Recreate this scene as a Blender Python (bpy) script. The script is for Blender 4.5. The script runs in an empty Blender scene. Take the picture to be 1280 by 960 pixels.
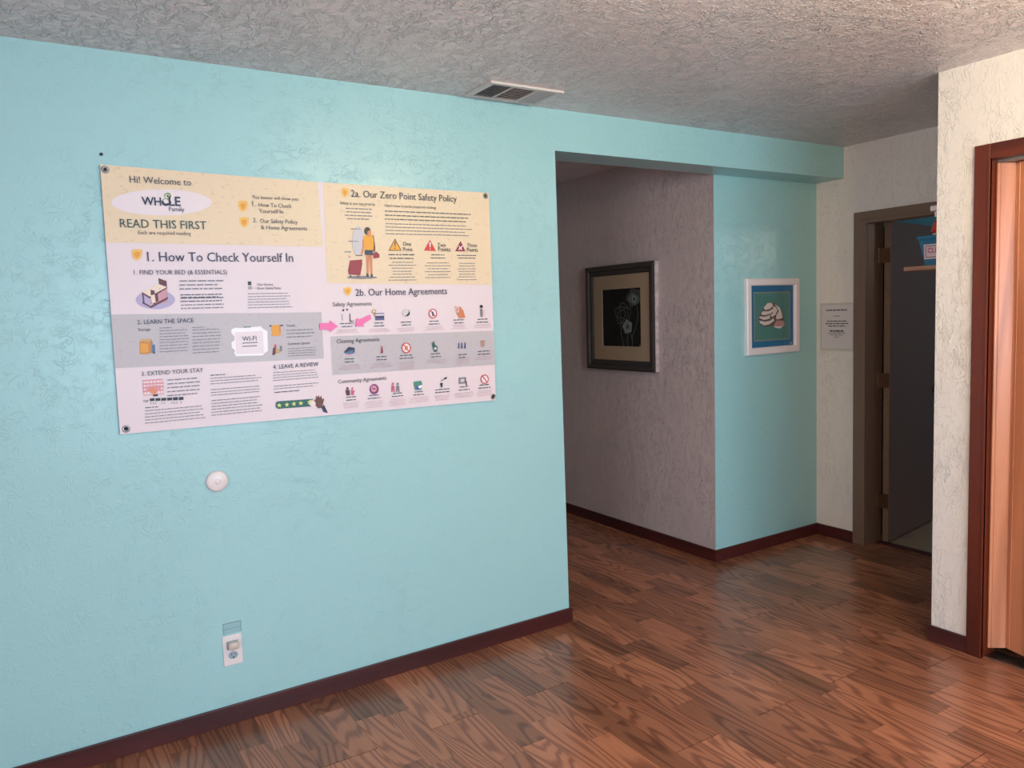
import bpy, bmesh, math, random
from mathutils import Vector, Matrix
PI = math.pi
C = bpy.context.scene.collection
scene = bpy.context.scene

# ---------------------------------------------------------------- camera
CAM = Vector((-2.1328, -2.9742, 1.5130))
RIGHT = Vector((0.84649, -0.53114, -0.03668)); UP = Vector((0.07968, 0.05827, 0.99512)); FWD = Vector((0.52641, 0.84528, -0.09165))
cd = bpy.data.cameras.new('camera'); cam = bpy.data.objects.new('camera', cd); C.objects.link(cam)
cam.matrix_world = Matrix(((RIGHT.x, UP.x, -FWD.x, CAM.x), (RIGHT.y, UP.y, -FWD.y, CAM.y), (RIGHT.z, UP.z, -FWD.z, CAM.z), (0, 0, 0, 1)))
cd.sensor_width = 36; cd.lens = 964.9 / 1280 * 36; cd.clip_start = 0.05
scene.camera = cam

# ---------------------------------------------------------------- light
world = bpy.data.worlds.new('world'); scene.world = world; world.use_nodes = True
bgn = world.node_tree.nodes['Background']; bgn.inputs[0].default_value = (0.62, 0.78, 1, 1); bgn.inputs[1].default_value = 1.2

def area(name, loc, target, sx, sy, power, col):
    l = bpy.data.lights.new(name, 'AREA'); l.shape = 'RECTANGLE'; l.size = sx; l.size_y = sy; l.energy = power; l.color = col
    o = bpy.data.objects.new(name, l); C.objects.link(o); o.location = loc
    o.rotation_euler = (Vector(target) - Vector(loc)).to_track_quat('-Z', 'Z').to_euler()
    return o
area('window_daylight_rear', (-0.5, -5.45, 1.45), (-0.5, 0, 0.0), 2.6, 1.4, 132, (0.57, 0.80, 1.0))
area('window_daylight_left', (-4.62, -3.5, 1.35), (0, -3.3, 1.1), 1.8, 1.7, 74, (0.94, 0.91, 1.0))
view = scene.view_settings
scene.display_settings.display_device = 'sRGB'
view.view_transform = 'Standard'; view.look = 'None'; view.exposure = 0.05; view.gamma = 1.0; view.use_curve_mapping = False

# ---------------------------------------------------------------- helpers
def lin(c):
    return tuple((v / 12.92 if v <= 0.04045 else ((v + 0.055) / 1.055) ** 2.4) for v in (x / 255 for x in c)) + (1.0,)

def tag(o, label=None, cat=None, group=None, kind=None):
    if label: o['label'] = label
    if cat: o['category'] = cat
    if group: o['group'] = group
    if kind: o['kind'] = kind
    return o

def empty(name, loc, label, cat, group=None):
    o = bpy.data.objects.new(name, None); C.objects.link(o); o.location = loc; o.empty_display_size = 0.05
    return tag(o, label, cat, group)

def obj(name, bm, mats, parent=None, smooth=False, recalc=True):
    if recalc: bmesh.ops.recalc_face_normals(bm, faces=bm.faces[:])
    me = bpy.data.meshes.new(name); bm.to_mesh(me); bm.free()
    for m in (mats if isinstance(mats, (list, tuple)) else [mats]): me.materials.append(m)
    if smooth:
        for p in me.polygons: p.use_smooth = True
    o = bpy.data.objects.new(name, me); C.objects.link(o)
    if parent:
        o.parent = parent
        off = Vector((0, 0, 0)); q = parent
        while q: off += q.location; q = q.parent
        me.transform(Matrix.Translation(-off))
    return o

def box(bm, x0, x1, y0, y1, z0, z1, mi=0, bev=0):
    vs = [bm.verts.new((x, y, z)) for x in (x0, x1) for y in (y0, y1) for z in (z0, z1)]
    fs = []
    for q in ((0, 1, 3, 2), (4, 6, 7, 5), (0, 4, 5, 1), (2, 3, 7, 6), (0, 2, 6, 4), (1, 5, 7, 3)):
        f = bm.faces.new([vs[i] for i in q]); f.material_index = mi; fs.append(f)
    if bev:
        bmesh.ops.recalc_face_normals(bm, faces=fs)
        es = list({e for f in fs for e in f.edges})
        r = bmesh.ops.bevel(bm, geom=es, offset=bev, segments=2, affect='EDGES', profile=0.6)
        for f in r['faces']: f.material_index = mi
    return vs

def B(x0, x1, y0, y1, z0, z1, bev=0):
    bm = bmesh.new(); box(bm, x0, x1, y0, y1, z0, z1, 0, bev); return bm

def lathe(bm, prof, cx=0, cy=0, cz=0, n=28, axis='z', mi=0, sx=1, sy=1):
    rings = []
    for r, h in prof:
        ring = []
        for i in range(n):
            a = 2 * PI * i / n; u, v = r * math.cos(a) * sx, r * math.sin(a) * sy
            p = {'z': (cx + u, cy + v, cz + h), 'y': (cx + u, cy + h, cz + v), 'x': (cx + h, cy + u, cz + v)}[axis]
            ring.append(bm.verts.new(p))
        rings.append(ring)
    for a, b in zip(rings, rings[1:]):
        for i in range(n):
            f = bm.faces.new((a[i], a[(i + 1) % n], b[(i + 1) % n], b[i])); f.material_index = mi
    for rg in (rings[0], rings[-1]):
        f = bm.faces.new(rg); f.material_index = mi

def extrude_profile(pts, plane_pts):
    pass

# ---------------------------------------------------------------- materials
def newmat(name):
    m = bpy.data.materials.new(name); m.use_nodes = True
    nt = m.node_tree; return m, nt, nt.nodes['Principled BSDF']

def N(nt, t, **kw):
    n = nt.nodes.new(t)
    for k, v in kw.items(): setattr(n, k, v)
    return n

def plain(name, rgb, rough=0.5, metal=0.0, bump=0, bscale=200, spec=0.5, var=0.0):
    m, nt, b = newmat(name)
    b.inputs['Base Color'].default_value = lin(rgb); b.inputs['Roughness'].default_value = rough
    b.inputs['Metallic'].default_value = metal; b.inputs['Specular IOR Level'].default_value = spec
    if bump or var:
        g = N(nt, 'ShaderNodeNewGeometry'); no = N(nt, 'ShaderNodeTexNoise'); no.inputs['Scale'].default_value = bscale
        no.inputs['Detail'].default_value = 3
        nt.links.new(g.outputs['Position'], no.inputs['Vector'])
        if bump:
            bp = N(nt, 'ShaderNodeBump'); bp.inputs['Strength'].default_value = bump; bp.inputs['Distance'].default_value = 0.002
            nt.links.new(no.outputs['Fac'], bp.inputs['Height']); nt.links.new(bp.outputs['Normal'], b.inputs['Normal'])
        if var:
            mx = N(nt, 'ShaderNodeMix', data_type='RGBA'); mx.inputs[6].default_value = lin([max(0, c * (1 - var)) for c in rgb])
            mx.inputs[7].default_value = lin([min(255, c * (1 + var)) for c in rgb])
            nt.links.new(no.outputs['Fac'], mx.inputs[0]); nt.links.new(mx.outputs[2], b.inputs['Base Color'])
    return m

def plaster(name, rgb, rough, scale, stretch, dist, cover, strength=1.0, var=0.03, spec=0.5):
    """paint over trowelled plaster: short raised strokes over a soft orange-peel grain"""
    m, nt, b = newmat(name); L = nt.links.new
    b.inputs['Roughness'].default_value = rough; b.inputs['Specular IOR Level'].default_value = spec
    g = N(nt, 'ShaderNodeNewGeometry')
    def ridge(sc, st, width, lo, seedv):
        mp = N(nt, 'ShaderNodeMapping'); mp.inputs['Scale'].default_value = st; mp.inputs['Location'].default_value = seedv; L(g.outputs['Position'], mp.inputs['Vector'])
        n1 = N(nt, 'ShaderNodeTexNoise'); n1.inputs['Scale'].default_value = sc; n1.inputs['Detail'].default_value = 2.5; n1.inputs['Roughness'].default_value = .6; n1.inputs['Distortion'].default_value = .8
        L(mp.outputs['Vector'], n1.inputs['Vector'])
        s_ = N(nt, 'ShaderNodeMath', operation='SUBTRACT'); L(n1.outputs['Fac'], s_.inputs[0]); s_.inputs[1].default_value = 0.5
        a_ = N(nt, 'ShaderNodeMath', operation='ABSOLUTE'); L(s_.outputs[0], a_.inputs[0])
        r = N(nt, 'ShaderNodeMapRange'); L(a_.outputs[0], r.inputs[0]); r.inputs[1].default_value = 0.0; r.inputs[2].default_value = width
        r.inputs[3].default_value = 1; r.inputs[4].default_value = 0; r.interpolation_type = 'SMOOTHERSTEP'
        n2 = N(nt, 'ShaderNodeTexNoise'); n2.inputs['Scale'].default_value = sc * 0.55; n2.inputs['Detail'].default_value = 3; L(mp.outputs['Vector'], n2.inputs['Vector'])
        r2 = N(nt, 'ShaderNodeMapRange'); L(n2.outputs['Fac'], r2.inputs[0]); r2.inputs[1].default_value = lo; r2.inputs[2].default_value = lo + 0.16; r2.interpolation_type = 'SMOOTHSTEP'
        mul = N(nt, 'ShaderNodeMath', operation='MULTIPLY'); L(r.outputs[0], mul.inputs[0]); L(r2.outputs[0], mul.inputs[1])
        return mul.outputs[0]
    A_ = ridge(scale, stretch, .05, cover, (0, 0, 0)); B_ = ridge(scale * 1.5, (stretch[1], stretch[0], stretch[2] * 1.6), .06, cover + .04, (5.3, 2.1, 7.7))
    ad = N(nt, 'ShaderNodeMath', operation='MULTIPLY_ADD'); L(B_, ad.inputs[0]); ad.inputs[1].default_value = .6; L(A_, ad.inputs[2])
    big = N(nt, 'ShaderNodeTexNoise'); big.inputs['Scale'].default_value = 3.0; big.inputs['Detail'].default_value = 2; L(g.outputs['Position'], big.inputs['Vector'])
    br = N(nt, 'ShaderNodeMapRange'); L(big.outputs['Fac'], br.inputs[0]); br.inputs[1].default_value = .3; br.inputs[2].default_value = .65; br.inputs[3].default_value = .35; br.inputs[4].default_value = 1.0
    mm = N(nt, 'ShaderNodeMath', operation='MULTIPLY'); L(ad.outputs[0], mm.inputs[0]); L(br.outputs[0], mm.inputs[1])
    n3 = N(nt, 'ShaderNodeTexNoise'); n3.inputs['Scale'].default_value = scale * 0.9; n3.inputs['Detail'].default_value = 4; L(g.outputs['Position'], n3.inputs['Vector'])
    m3 = N(nt, 'ShaderNodeMath', operation='MULTIPLY_ADD'); L(n3.outputs['Fac'], m3.inputs[0]); m3.inputs[1].default_value = 0.8; L(mm.outputs[0], m3.inputs[2])
    bp = N(nt, 'ShaderNodeBump'); bp.inputs['Strength'].default_value = strength; bp.inputs['Distance'].default_value = dist
    L(m3.outputs[0], bp.inputs['Height']); L(bp.outputs['Normal'], b.inputs['Normal'])
    n4 = N(nt, 'ShaderNodeTexNoise'); n4.inputs['Scale'].default_value = 1.7; n4.inputs['Detail'].default_value = 4; L(g.outputs['Position'], n4.inputs['Vector'])
    mx = N(nt, 'ShaderNodeMix', data_type='RGBA'); L(n4.outputs['Fac'], mx.inputs[0])
    mx.inputs[6].default_value = lin([c * (1 - var) for c in rgb]); mx.inputs[7].default_value = lin([min(255, c * (1 + var)) for c in rgb])
    L(mx.outputs[2], b.inputs['Base Color'])
    return m

def wood(name, dark, light, rough, grain_axis='z', scale=1.0, contour=9, lowf=7.0, stretch=0.1, tone=False, wear=0, spec=0.5):
    m, nt, b = newmat(name); L = nt.links.new
    b.inputs['Roughness'].default_value = rough; b.inputs['Specular IOR Level'].default_value = spec
    g = N(nt, 'ShaderNodeNewGeometry'); oi = N(nt, 'ShaderNodeObjectInfo')
    # per plank seed
    sep = N(nt, 'ShaderNodeSeparateColor'); L(oi.outputs['Color'], sep.inputs[0])
    seed = N(nt, 'ShaderNodeMath', operation='MULTIPLY_ADD'); L(g.outputs['Random Per Island'], seed.inputs[0]); L(sep.outputs[2], seed.inputs[1]); L(sep.outputs[1], seed.inputs[2])
    off = N(nt, 'ShaderNodeCombineXYZ')
    sm = N(nt, 'ShaderNodeMath', operation='MULTIPLY'); L(seed.outputs[0], sm.inputs[0]); sm.inputs[1].default_value = 37.0 if tone else 0.0
    for i in range(3): L(sm.outputs[0], off.inputs[i])
    add = N(nt, 'ShaderNodeVectorMath', operation='ADD'); L(g.outputs['Position'], add.inputs[0]); L(off.outputs[0], add.inputs[1])
    st = [1, 1, 1]; st['xyz'.index(grain_axis)] = stretch
    mp = N(nt, 'ShaderNodeMapping'); mp.inputs['Scale'].default_value = st; L(add.outputs[0], mp.inputs['Vector'])
    n1 = N(nt, 'ShaderNodeTexNoise'); n1.inputs['Scale'].default_value = lowf * scale; n1.inputs['Detail'].default_value = 1.5; n1.inputs['Roughness'].default_value = 0.4; n1.inputs['Distortion'].default_value = 0.25
    L(mp.outputs[0], n1.inputs['Vector'])
    k = N(nt, 'ShaderNodeMath', operation='MULTIPLY'); L(n1.outputs['Fac'], k.inputs[0]); k.inputs[1].default_value = contour * 2 * PI
    s = N(nt, 'ShaderNodeMath', operation='SINE'); L(k.outputs[0], s.inputs[0])
    r = N(nt, 'ShaderNodeMapRange'); L(s.outputs[0], r.inputs[0]); r.inputs[1].default_value = -0.2; r.inputs[2].default_value = 1.0; r.inputs[3].default_value = 0; r.inputs[4].default_value = 1
    # fine pores
    st2 = [1, 1, 1]; st2['xyz'.index(grain_axis)] = 0.03
    mp2 = N(nt, 'ShaderNodeMapping'); mp2.inputs['Scale'].default_value = st2; L(add.outputs[0], mp2.inputs['Vector'])
    n2 = N(nt, 'ShaderNodeTexNoise'); n2.inputs['Scale'].default_value = 260 * scale; n2.inputs['Detail'].default_value = 3; L(mp2.outputs[0], n2.inputs['Vector'])
    mxa = N(nt, 'ShaderNodeMath', operation='MULTIPLY_ADD'); L(n2.outputs['Fac'], mxa.inputs[0]); mxa.inputs[1].default_value = 0.55
    h = N(nt, 'ShaderNodeMath', operation='MULTIPLY_ADD'); L(r.outputs[0], h.inputs[0]); h.inputs[1].default_value = 0.50; h.inputs[2].default_value = -0.10
    L(h.outputs[0], mxa.inputs[2])
    mx = N(nt, 'ShaderNodeMix', data_type='RGBA'); L(mxa.outputs[0], mx.inputs[0]); mx.clamp_factor = True
    mx.inputs[6].default_value = lin(light); mx.inputs[7].default_value = lin(dark)
    out = mx.outputs[2]
    if tone:
        tn = N(nt, 'ShaderNodeMath', operation='MULTIPLY_ADD'); L(g.outputs['Random Per Island'], tn.inputs[0]); L(sep.outputs[2], tn.inputs[1]); L(sep.outputs[0], tn.inputs[2])
        mr = N(nt, 'ShaderNodeMapRange'); L(tn.outputs[0], mr.inputs[0]); mr.inputs[3].default_value = 0.50; mr.inputs[4].default_value = 1.34
        vm = N(nt, 'ShaderNodeVectorMath', operation='SCALE'); L(out, vm.inputs[0]); L(mr.outputs[0], vm.inputs[3]); out = vm.outputs[0]
    L(out, b.inputs['Base Color'])
    bp = N(nt, 'ShaderNodeBump'); bp.inputs['Strength'].default_value = 0.25; bp.inputs['Distance'].default_value = 0.0006
    L(n2.outputs['Fac'], bp.inputs['Height']); L(bp.outputs['Normal'], b.inputs['Normal'])
    return m

M = {}
M['turq'] = plaster('turquoise_paint', (164, 210, 212), 0.29, 30, (1, 1, 1), 0.0010, 0.42, 1.0, 0.012, 0.6)
M['cream'] = plaster('cream_paint', (238, 226, 217), 0.42, 24, (1.6, 1.6, 0.75), 0.0018, 0.40, 1.0, 0.012)
M['passage_shade'] = plaster('shaded_cream_paint', (200, 184, 182), 0.42, 24, (1.6, 1.6, 0.75), 0.0030, 0.40, 1.0, 0.012)  # same pale wall paint, with the dimness of the passage mixed into its colour
M['ceil'] = plaster('ceiling_plaster', (228, 214, 214), 0.28, 20, (1.3, 0.75, 1), 0.0080, 0.32, 1.0, 0.02, 1.0)
M['mahog'] = wood('mahogany_stain', (58, 19, 12), (108, 43, 25), 0.35, 'z', 1, 3, 5)
M['mahogx'] = wood('mahogany_stain_flat', (48, 18, 20), (84, 34, 33), 0.38, 'x', 1, 3, 5)
M['mahogc'] = wood('mahogany_casing_head', (58, 19, 12), (108, 43, 25), 0.35, 'y', 1, 3, 5)
M['mahogy'] = wood('mahogany_stain_across', (48, 18, 20), (80, 32, 31), 0.38, 'y', 1, 3, 5)
M['plank'] = wood('laminate_oak', (94, 52, 39), (176, 114, 84), 0.26, 'y', 1, 19, 7, 0.11, tone=True)
M['accord'] = wood('folding_door_wood', (168, 100, 66), (212, 140, 102), 0.32, 'z', 1, 4, 8, 0.06)
M['taupe'] = plain('taupe_gloss_paint', (126, 98, 80), 0.38, bump=0.15, bscale=90)
M['doorface'] = plain('door_paint', (134, 106, 100), 0.32, bump=0.2, bscale=60, var=0.04)
M['dooredge'] = plain('door_edge_wood', (120, 92, 66), 0.5, var=0.1, bscale=30)
M['brass'] = plain('aged_hinge', (92, 66, 44), 0.4, 0.7)
M['black'] = plain('black_satin', (16, 15, 16), 0.3)
M['dark'] = plain('shade_and_bracket_black', (14, 12, 11), 0.9)
M['subfloor'] = plain('seam_dark', (36, 20, 15), 0.8)
M['vinyl_tile'] = plain('beige_sheet_floor', (168, 148, 122), 0.4, var=0.08, bscale=9)
M['blue'] = plaster('blue_paint', (92, 158, 178), 0.5, 30, (1, 1, 1), 0.0008, 0.5, 0.5, 0.02)
M['white'] = plain('white_plastic', (236, 226, 224), 0.3)
M['ventw'] = plain('vent_enamel', (214, 204, 198), 0.38)
M['ventslat'] = plain('vent_slat_enamel', (184, 172, 172), 0.42)
M['socket'] = plain('socket_grey', (156, 176, 186), 0.35)
M['plug'] = plain('plug_beige', (206, 192, 180), 0.4)
M['metal'] = plain('steel', (150, 150, 150), 0.3, 1.0)
M['track'] = plain('track_metal', (188, 170, 150), 0.4, 0.6)
M['glass'] = None

# ================================================================ SETTING
H = 2.44; L_ = 2.152; D = 0.192; XC = 1.2165; L2 = 1.1525; YC = -1.1334; HB = 2.2525
XW, YW = -4.4, -5.2     # far left and rear walls of the room
EPS = 0.0
def struct(name, bm, mats, **k): return tag(obj(name, bm, mats, **k), kind='structure')

# turquoise wall with banner, and the header that carries on over the passage
bm = bmesh.new()
box(bm, XW, 0, 0, D, 0, H); box(bm, 0, L_, 0, D, HB, H)
struct('wall_front', bm, M['turq'])
# block between passage and hallway: white corridor face, turquoise front face
bm = bmesh.new()
vs = box(bm, XC, L_, D, 3.2, 0, H)
for f in bm.faces: f.material_index = 1
bmesh.ops.recalc_face_normals(bm, faces=bm.faces[:])
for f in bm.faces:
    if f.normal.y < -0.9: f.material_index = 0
for v in bm.verts:
    if abs(v.co.x - XC) < 1e-4 and v.co.z > 1: v.co.x += 0.022    # the corner is a little out of plumb
struct('wall_passage', bm, [M['turq'], M['passage_shade']])
# passage left and far walls
struct('wall_passage_left', B(-0.12, 0, D, 3.2, 0, H), M['cream'])
struct('wall_passage_end', B(-0.12, XC, 3.2, 3.3, 0, H), M['cream'])
# end wall with the door opening
DY0, DY1, DZ = -0.98, -0.158, 2.0
bm = bmesh.new(); WT = 0.115
box(bm, L_, L_ + WT, DY1, D, 0, H); box(bm, L_, L_ + WT, YC - 0.12, DY0, 0, H); box(bm, L_, L_ + WT, DY0, DY1, DZ, H)
struct('wall_end', bm, M['cream'])
# closet wall, with the folding door opening, plus its return into the hallway
KY0, KY1, KZ = -3.00, -1.343, 2.055
bm = bmesh.new()
box(bm, L2, L2 + .11, KY1, YC, 0, H); box(bm, L2, L2 + .11, YW, KY0, 0, H); box(bm, L2, L2 + .11, KY0, KY1, KZ, H)
box(bm, L2 + .11, L_, YC - .11, YC, 0, H)
struct('wall_closet', bm, M['cream'])
bm = bmesh.new(); box(bm, L2 + .7, L2 + .8, YW, YC - .11, 0, H); struct('wall_closet_inside', bm, M['cream'])
# rear wall and left wall (behind the camera) with windows
def holed(name, axis, a0, a1, b, t, holes_, mat):
    bm = bmesh.new()
    (h0, h1, z0, z1) = holes_
    def bb(p, q, z0_, z1_):
        if axis == 'x': box(bm, p, q, b, b + t, z0_, z1_)
        else: box(bm, b, b + t, p, q, z0_, z1_)
    bb(a0, h0, 0, H); bb(h1, a1, 0, H); bb(h0, h1, 0, z0); bb(h0, h1, z1, H)
    return struct(name, bm, mat)
holed('wall_rear', 'x', XW, L2 + .8, YW - .14, .14, (-1.75, 0.75, 0.75, 2.15), M['cream'])
holed('wall_left', 'y', YW - .14, D, XW - .14, .14, (-4.4, -2.6, 0.5, 2.15), M['cream'])
def thin_glass(name):
    m, nt, b = newmat(name); nt.nodes.remove(b); L = nt.links.new
    out = [n for n in nt.nodes if n.type == 'OUTPUT_MATERIAL'][0]
    t_ = N(nt, 'ShaderNodeBsdfTransparent'); gl = N(nt, 'ShaderNodeBsdfGlossy'); gl.inputs['Roughness'].default_value = .03; lw = N(nt, 'ShaderNodeLayerWeight'); lw.inputs['Blend'].default_value = .5; pw = N(nt, 'ShaderNodeMath', operation='POWER'); L(lw.outputs['Facing'], pw.inputs[0]); pw.inputs[1].default_value = 4.0
    fz = N(nt, 'ShaderNodeMath', operation='MULTIPLY_ADD'); L(pw.outputs[0], fz.inputs[0]); fz.inputs[1].default_value = .6; fz.inputs[2].default_value = .012
    mx = N(nt, 'ShaderNodeMixShader'); L(fz.outputs[0], mx.inputs[0]); L(t_.outputs[0], mx.inputs[1]); L(gl.outputs[0], mx.inputs[2]); L(mx.outputs[0], out.inputs['Surface'])
    return m
M['glass'] = thin_glass('window_glass')
for i, (ax, h0, h1, z0, z1, bpos) in enumerate((('x', -1.75, 0.75, .75, 2.15, YW - .07), ('y', -4.4, -2.6, .5, 2.15, XW - .07))):
    w = bpy.data.objects.new('window_%d' % (i + 1), None); C.objects.link(w); tag(w, kind='structure')
    def bb(bm, p, q, za, zb, t=.02):
        if ax == 'x': box(bm, p, q, bpos - t, bpos + t, za, zb)
        else: box(bm, bpos - t, bpos + t, p, q, za, zb)
    bm = bmesh.new(); fw = .05; mid = (h0 + h1) / 2
    bb(bm, h0, h0 + fw, z0, z1); bb(bm, h1 - fw, h1, z0, z1); bb(bm, h0 + fw, h1 - fw, z0, z0 + fw); bb(bm, h0 + fw, h1 - fw, z1 - fw, z1); bb(bm, mid - .025, mid + .025, z0 + fw, z1 - fw)
    obj('window_frame', bm, M['white'], w)
    for p, q in ((h0 + fw, mid - .025), (mid + .025, h1 - fw)):
        bm = bmesh.new(); bb(bm, p, q, z0 + fw, z1 - fw, .002); obj('pane', bm, M['glass'], w)
# ceiling
bm = bmesh.new(); box(bm, XW - .14, L_ + .115, YW - .14, 3.3, H, H + .12); struct('ceiling', bm, M['ceil'])

# room behind the far door
bm = bmesh.new()
RX0, RX1, RY0, RY1 = L_ + WT, 4.6, -1.9, -0.035
box(bm, RX1, RX1 + .1, RY0, RY1, 0, H); box(bm, RX0, RX1, RY1, RY1 + .1, 0, H); box(bm, RX0, RX1, RY0 - .1, RY0, 0, H)
struct('wall_bathroom', bm, M['blue'])
struct('ceiling_bathroom', B(RX0, RX1 + .1, RY0 - .1, RY1 + .1, H, H + .1), M['blue'])
struct('floor_bathroom', B(RX0 + .03, RX1 + .1, RY0 - .1, RY1 + .1, -.1, 0.0), M['vinyl_tile'])

# ---------------------------------------------------------------- floor of laminate planks
FT = -0.006
fl = bmesh.new(); box(fl, XW - .14, L_ + WT + .03, YW - .14, 3.3, -.12, FT)
floor = struct('floor', fl, M['subfloor'])
random.seed(11)
P0, SW = -0.373, 0.1035
cells = [(XW, L2, YW, 0), (0, L2, 0, D), (L2, L_, YC, D), (0, XC, D, 3.2), (L2, L2 + .7, KY0, KY1), (L_, L_ + WT + .03, DY0, DY1)]
known = {-11: [-.285], -10: [-.364], -8: [-.273], -5: [-.45], -4: [-.786], -3: [-.27], -2: [-.886], -1: [-.36], 0: [-.252], 1: [-.78], 2: [-.892], 3: [-.44],
         4: [-.361, -1.486], 5: [-.833], 6: [-.205, -.52, -1.42], 7: [-1.74, -.74], 9: [-.28, -1.487], 10: [-1.398], 11: [-.947], 12: [-.947]}
bend = {0: -1.12, 2: -1.12, 4: -1.12, 6: -1.27, 5: -1.712, 7: -.63}
tones = {(3, -.2): .10, (4, -.6): .12, (-1, -.6): .15, (7, -.95): .12, (2, -1.0): .2, (6, -.35): .85, (9, -1.6): .9, (10, -1.5): .85, (6, -1.6): .9, (-4, -.95): .9,
         (-2, -1.0): .85, (-8, -.5): .75, (-5, -.6): .7, (0, -.12): .8, (2, -.15): .78, (3, -.7): .8, (1, -1.0): .4, (-11, -.1): .75, (-12, -.1): .2, (-10, -.1): .3}
def rect_pieces(x0, x1, y0, y1):
    ps = []; tot = 0
    for a, b_, c, d in cells:
        p = (max(x0, a), min(x1, b_), max(y0, c), min(y1, d))
        if p[1] - p[0] > .002 and p[3] - p[2] > .002:
            ps.append(p); tot += (p[1] - p[0]) * (p[3] - p[2])
    if ps and abs(tot - (x1 - x0) * (y1 - y0)) < 1e-5: return [(x0, x1, y0, y1)]
    return ps
def project(x, y, z):
    v = Vector((x, y, z)) - CAM; d = v.dot(FWD)
    if d < .05: return None
    return 640 + 964.9 * v.dot(RIGHT) / d, 480 - 964.9 * v.dot(UP) / d, d
planks = []
for j in range(-40, 26):
    x0 = P0 + SW * j; x1 = x0 + SW; k = math.floor(j / 2)
    be = bend.get(k, (-1.12 if k % 2 == 0 else -1.712) + 0.0)
    js = set(); ends = []
    for n in range(-6, 6): ends.append(be + 1.22 * n)
    kn = known.get(j, [])
    allj = sorted([(e, 1) for e in ends] + [(q, 0) for q in kn])
    full = []
    for (a, ea), (b_, eb) in zip(allj, allj[1:]):
        full.append((a, ea)); gap = b_ - a
        if gap > .62:
            nseg = 2 if gap < 1.0 else 3
            for s in range(1, nseg): full.append((a + gap * (s / nseg + random.uniform(-.10, .10)), 0))
    full.append(allj[-1])
    rnd = random.random()
    for (a, ea), (b_, eb) in zip(full, full[1:]):
        if b_ < YW or a > 3.2: continue
        t = random.choice((.15, .3, .35, .45, .5, .55, .65, .8)) + random.uniform(-.06, .06); sd = random.random()
        for (tj, ty), tv in tones.items():
            if tj == j and a < ty < b_: t = tv
        ga = .0018 if ea else .0003; gb = .0018 if eb else .0003
        gl = .0005 if j % 2 == 0 else .0002; gr = .0005 if j % 2 else .0002
        for (p0, p1, q0, q1) in rect_pieces(x0 + gl, x1 - gr, a + ga, b_ - gb):
            pr = project((p0 + p1) / 2, (q0 + q1) / 2, 0)
            score = 0; vis = False
            for cx, cy in ((p0, q0), (p1, q0), (p0, q1), (p1, q1), ((p0 + p1) / 2, (q0 + q1) / 2)):
                pp = project(cx, cy, 0)
                if pp and -20 < pp[0] < 1300 and pp[1] < 990 and pp[1] > 560: vis = True
            if vis and pr: score = (p1 - p0) * (q1 - q0) / pr[2] ** 3
            if q0 > .6 and p0 < .2: score = 0
            planks.append((score, p0, p1, q0, q1, t, sd))
planks.sort(key=lambda p: -p[0])
nvis = min(296, sum(1 for p in planks if p[0] > 0))
# one shared unit plank with eased edges
bm = bmesh.new(); box(bm, -.5, .5, -.5, .5, -1, 0)
unit = bpy.data.meshes.new('plank'); bmesh.ops.recalc_face_normals(bm, faces=bm.faces[:]); bm.to_mesh(unit); bm.free(); unit.materials.append(M['plank'])
for s, p0, p1, q0, q1, t, sd in planks[:nvis]:
    o = bpy.data.objects.new('plank', unit); C.objects.link(o); o.parent = floor
    o.location = ((p0 + p1) / 2, (q0 + q1) / 2, random.uniform(-.0002, 0)); o.scale = (p1 - p0, q1 - q0, .0058); o.color = (t, sd, 0, 1)
bm = bmesh.new()
for s, p0, p1, q0, q1, t, sd in planks[nvis:]: box(bm, p0, p1, q0, q1, FT + .0002, 0)
o = obj('plank', bm, M['plank'], floor); o.color = (0, 0, 1, 1); tag(o, kind='stuff')

# ---------------------------------------------------------------- baseboards (dark stained strips)
BT, BH = .012, .0715
def strip_mesh(x0, x1, y0, y1, z0=0.0, z1=BH): return B(x0, x1, y0, y1, z0 + .0005, z1, .0015)
def nails(parent, pts, axis):
    for (x, y, z) in pts:
        bm = bmesh.new(); lathe(bm, [(.0022, -.0006), (.002, .0008), (.0008, .0012)], n=10, axis='z')
        if axis == '-y': bmesh.ops.rotate(bm, verts=bm.verts[:], cent=(0, 0, 0), matrix=Matrix.Rotation(PI / 2, 3, 'X'))
        else: bmesh.ops.rotate(bm, verts=bm.verts[:], cent=(0, 0, 0), matrix=Matrix.Rotation(-PI / 2, 3, 'Y'))
        bmesh.ops.translate(bm, verts=bm.verts[:], vec=(x, y, z)); obj('nail', bm, M['black'], parent)
bb_ = struct('baseboard_front', strip_mesh(XW, BT, -BT, 0), M['mahogx'])
nails(bb_, [(-.035, -BT, .04), (-.45, -BT, .035), (-.58, -BT, .04), (-.97, -BT, .035), (-1.2, -BT, .04)], '-y')
struct('baseboard_front_end', strip_mesh(.0002, BT, .0002, D), M['mahogy'])
struct('baseboard_passage', strip_mesh(XC - BT, XC, D, 3.2), M['mahogy'])
struct('baseboard_alcove', strip_mesh(XC - BT, L_, D - BT, D - .0002), M['mahogx'])
struct('baseboard_end', strip_mesh(L_ - BT, L_, -.076, D - BT - .0002, 0, .0715), M['mahogy'])
bb_ = struct('baseboard_closet', strip_mesh(L2 - BT, L2, -1.2885, YC + BT), M['mahogy'])
struct('baseboard_closet_return', strip_mesh(L2 + .0002, L_, YC, YC + BT), M['mahogx'])

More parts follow.
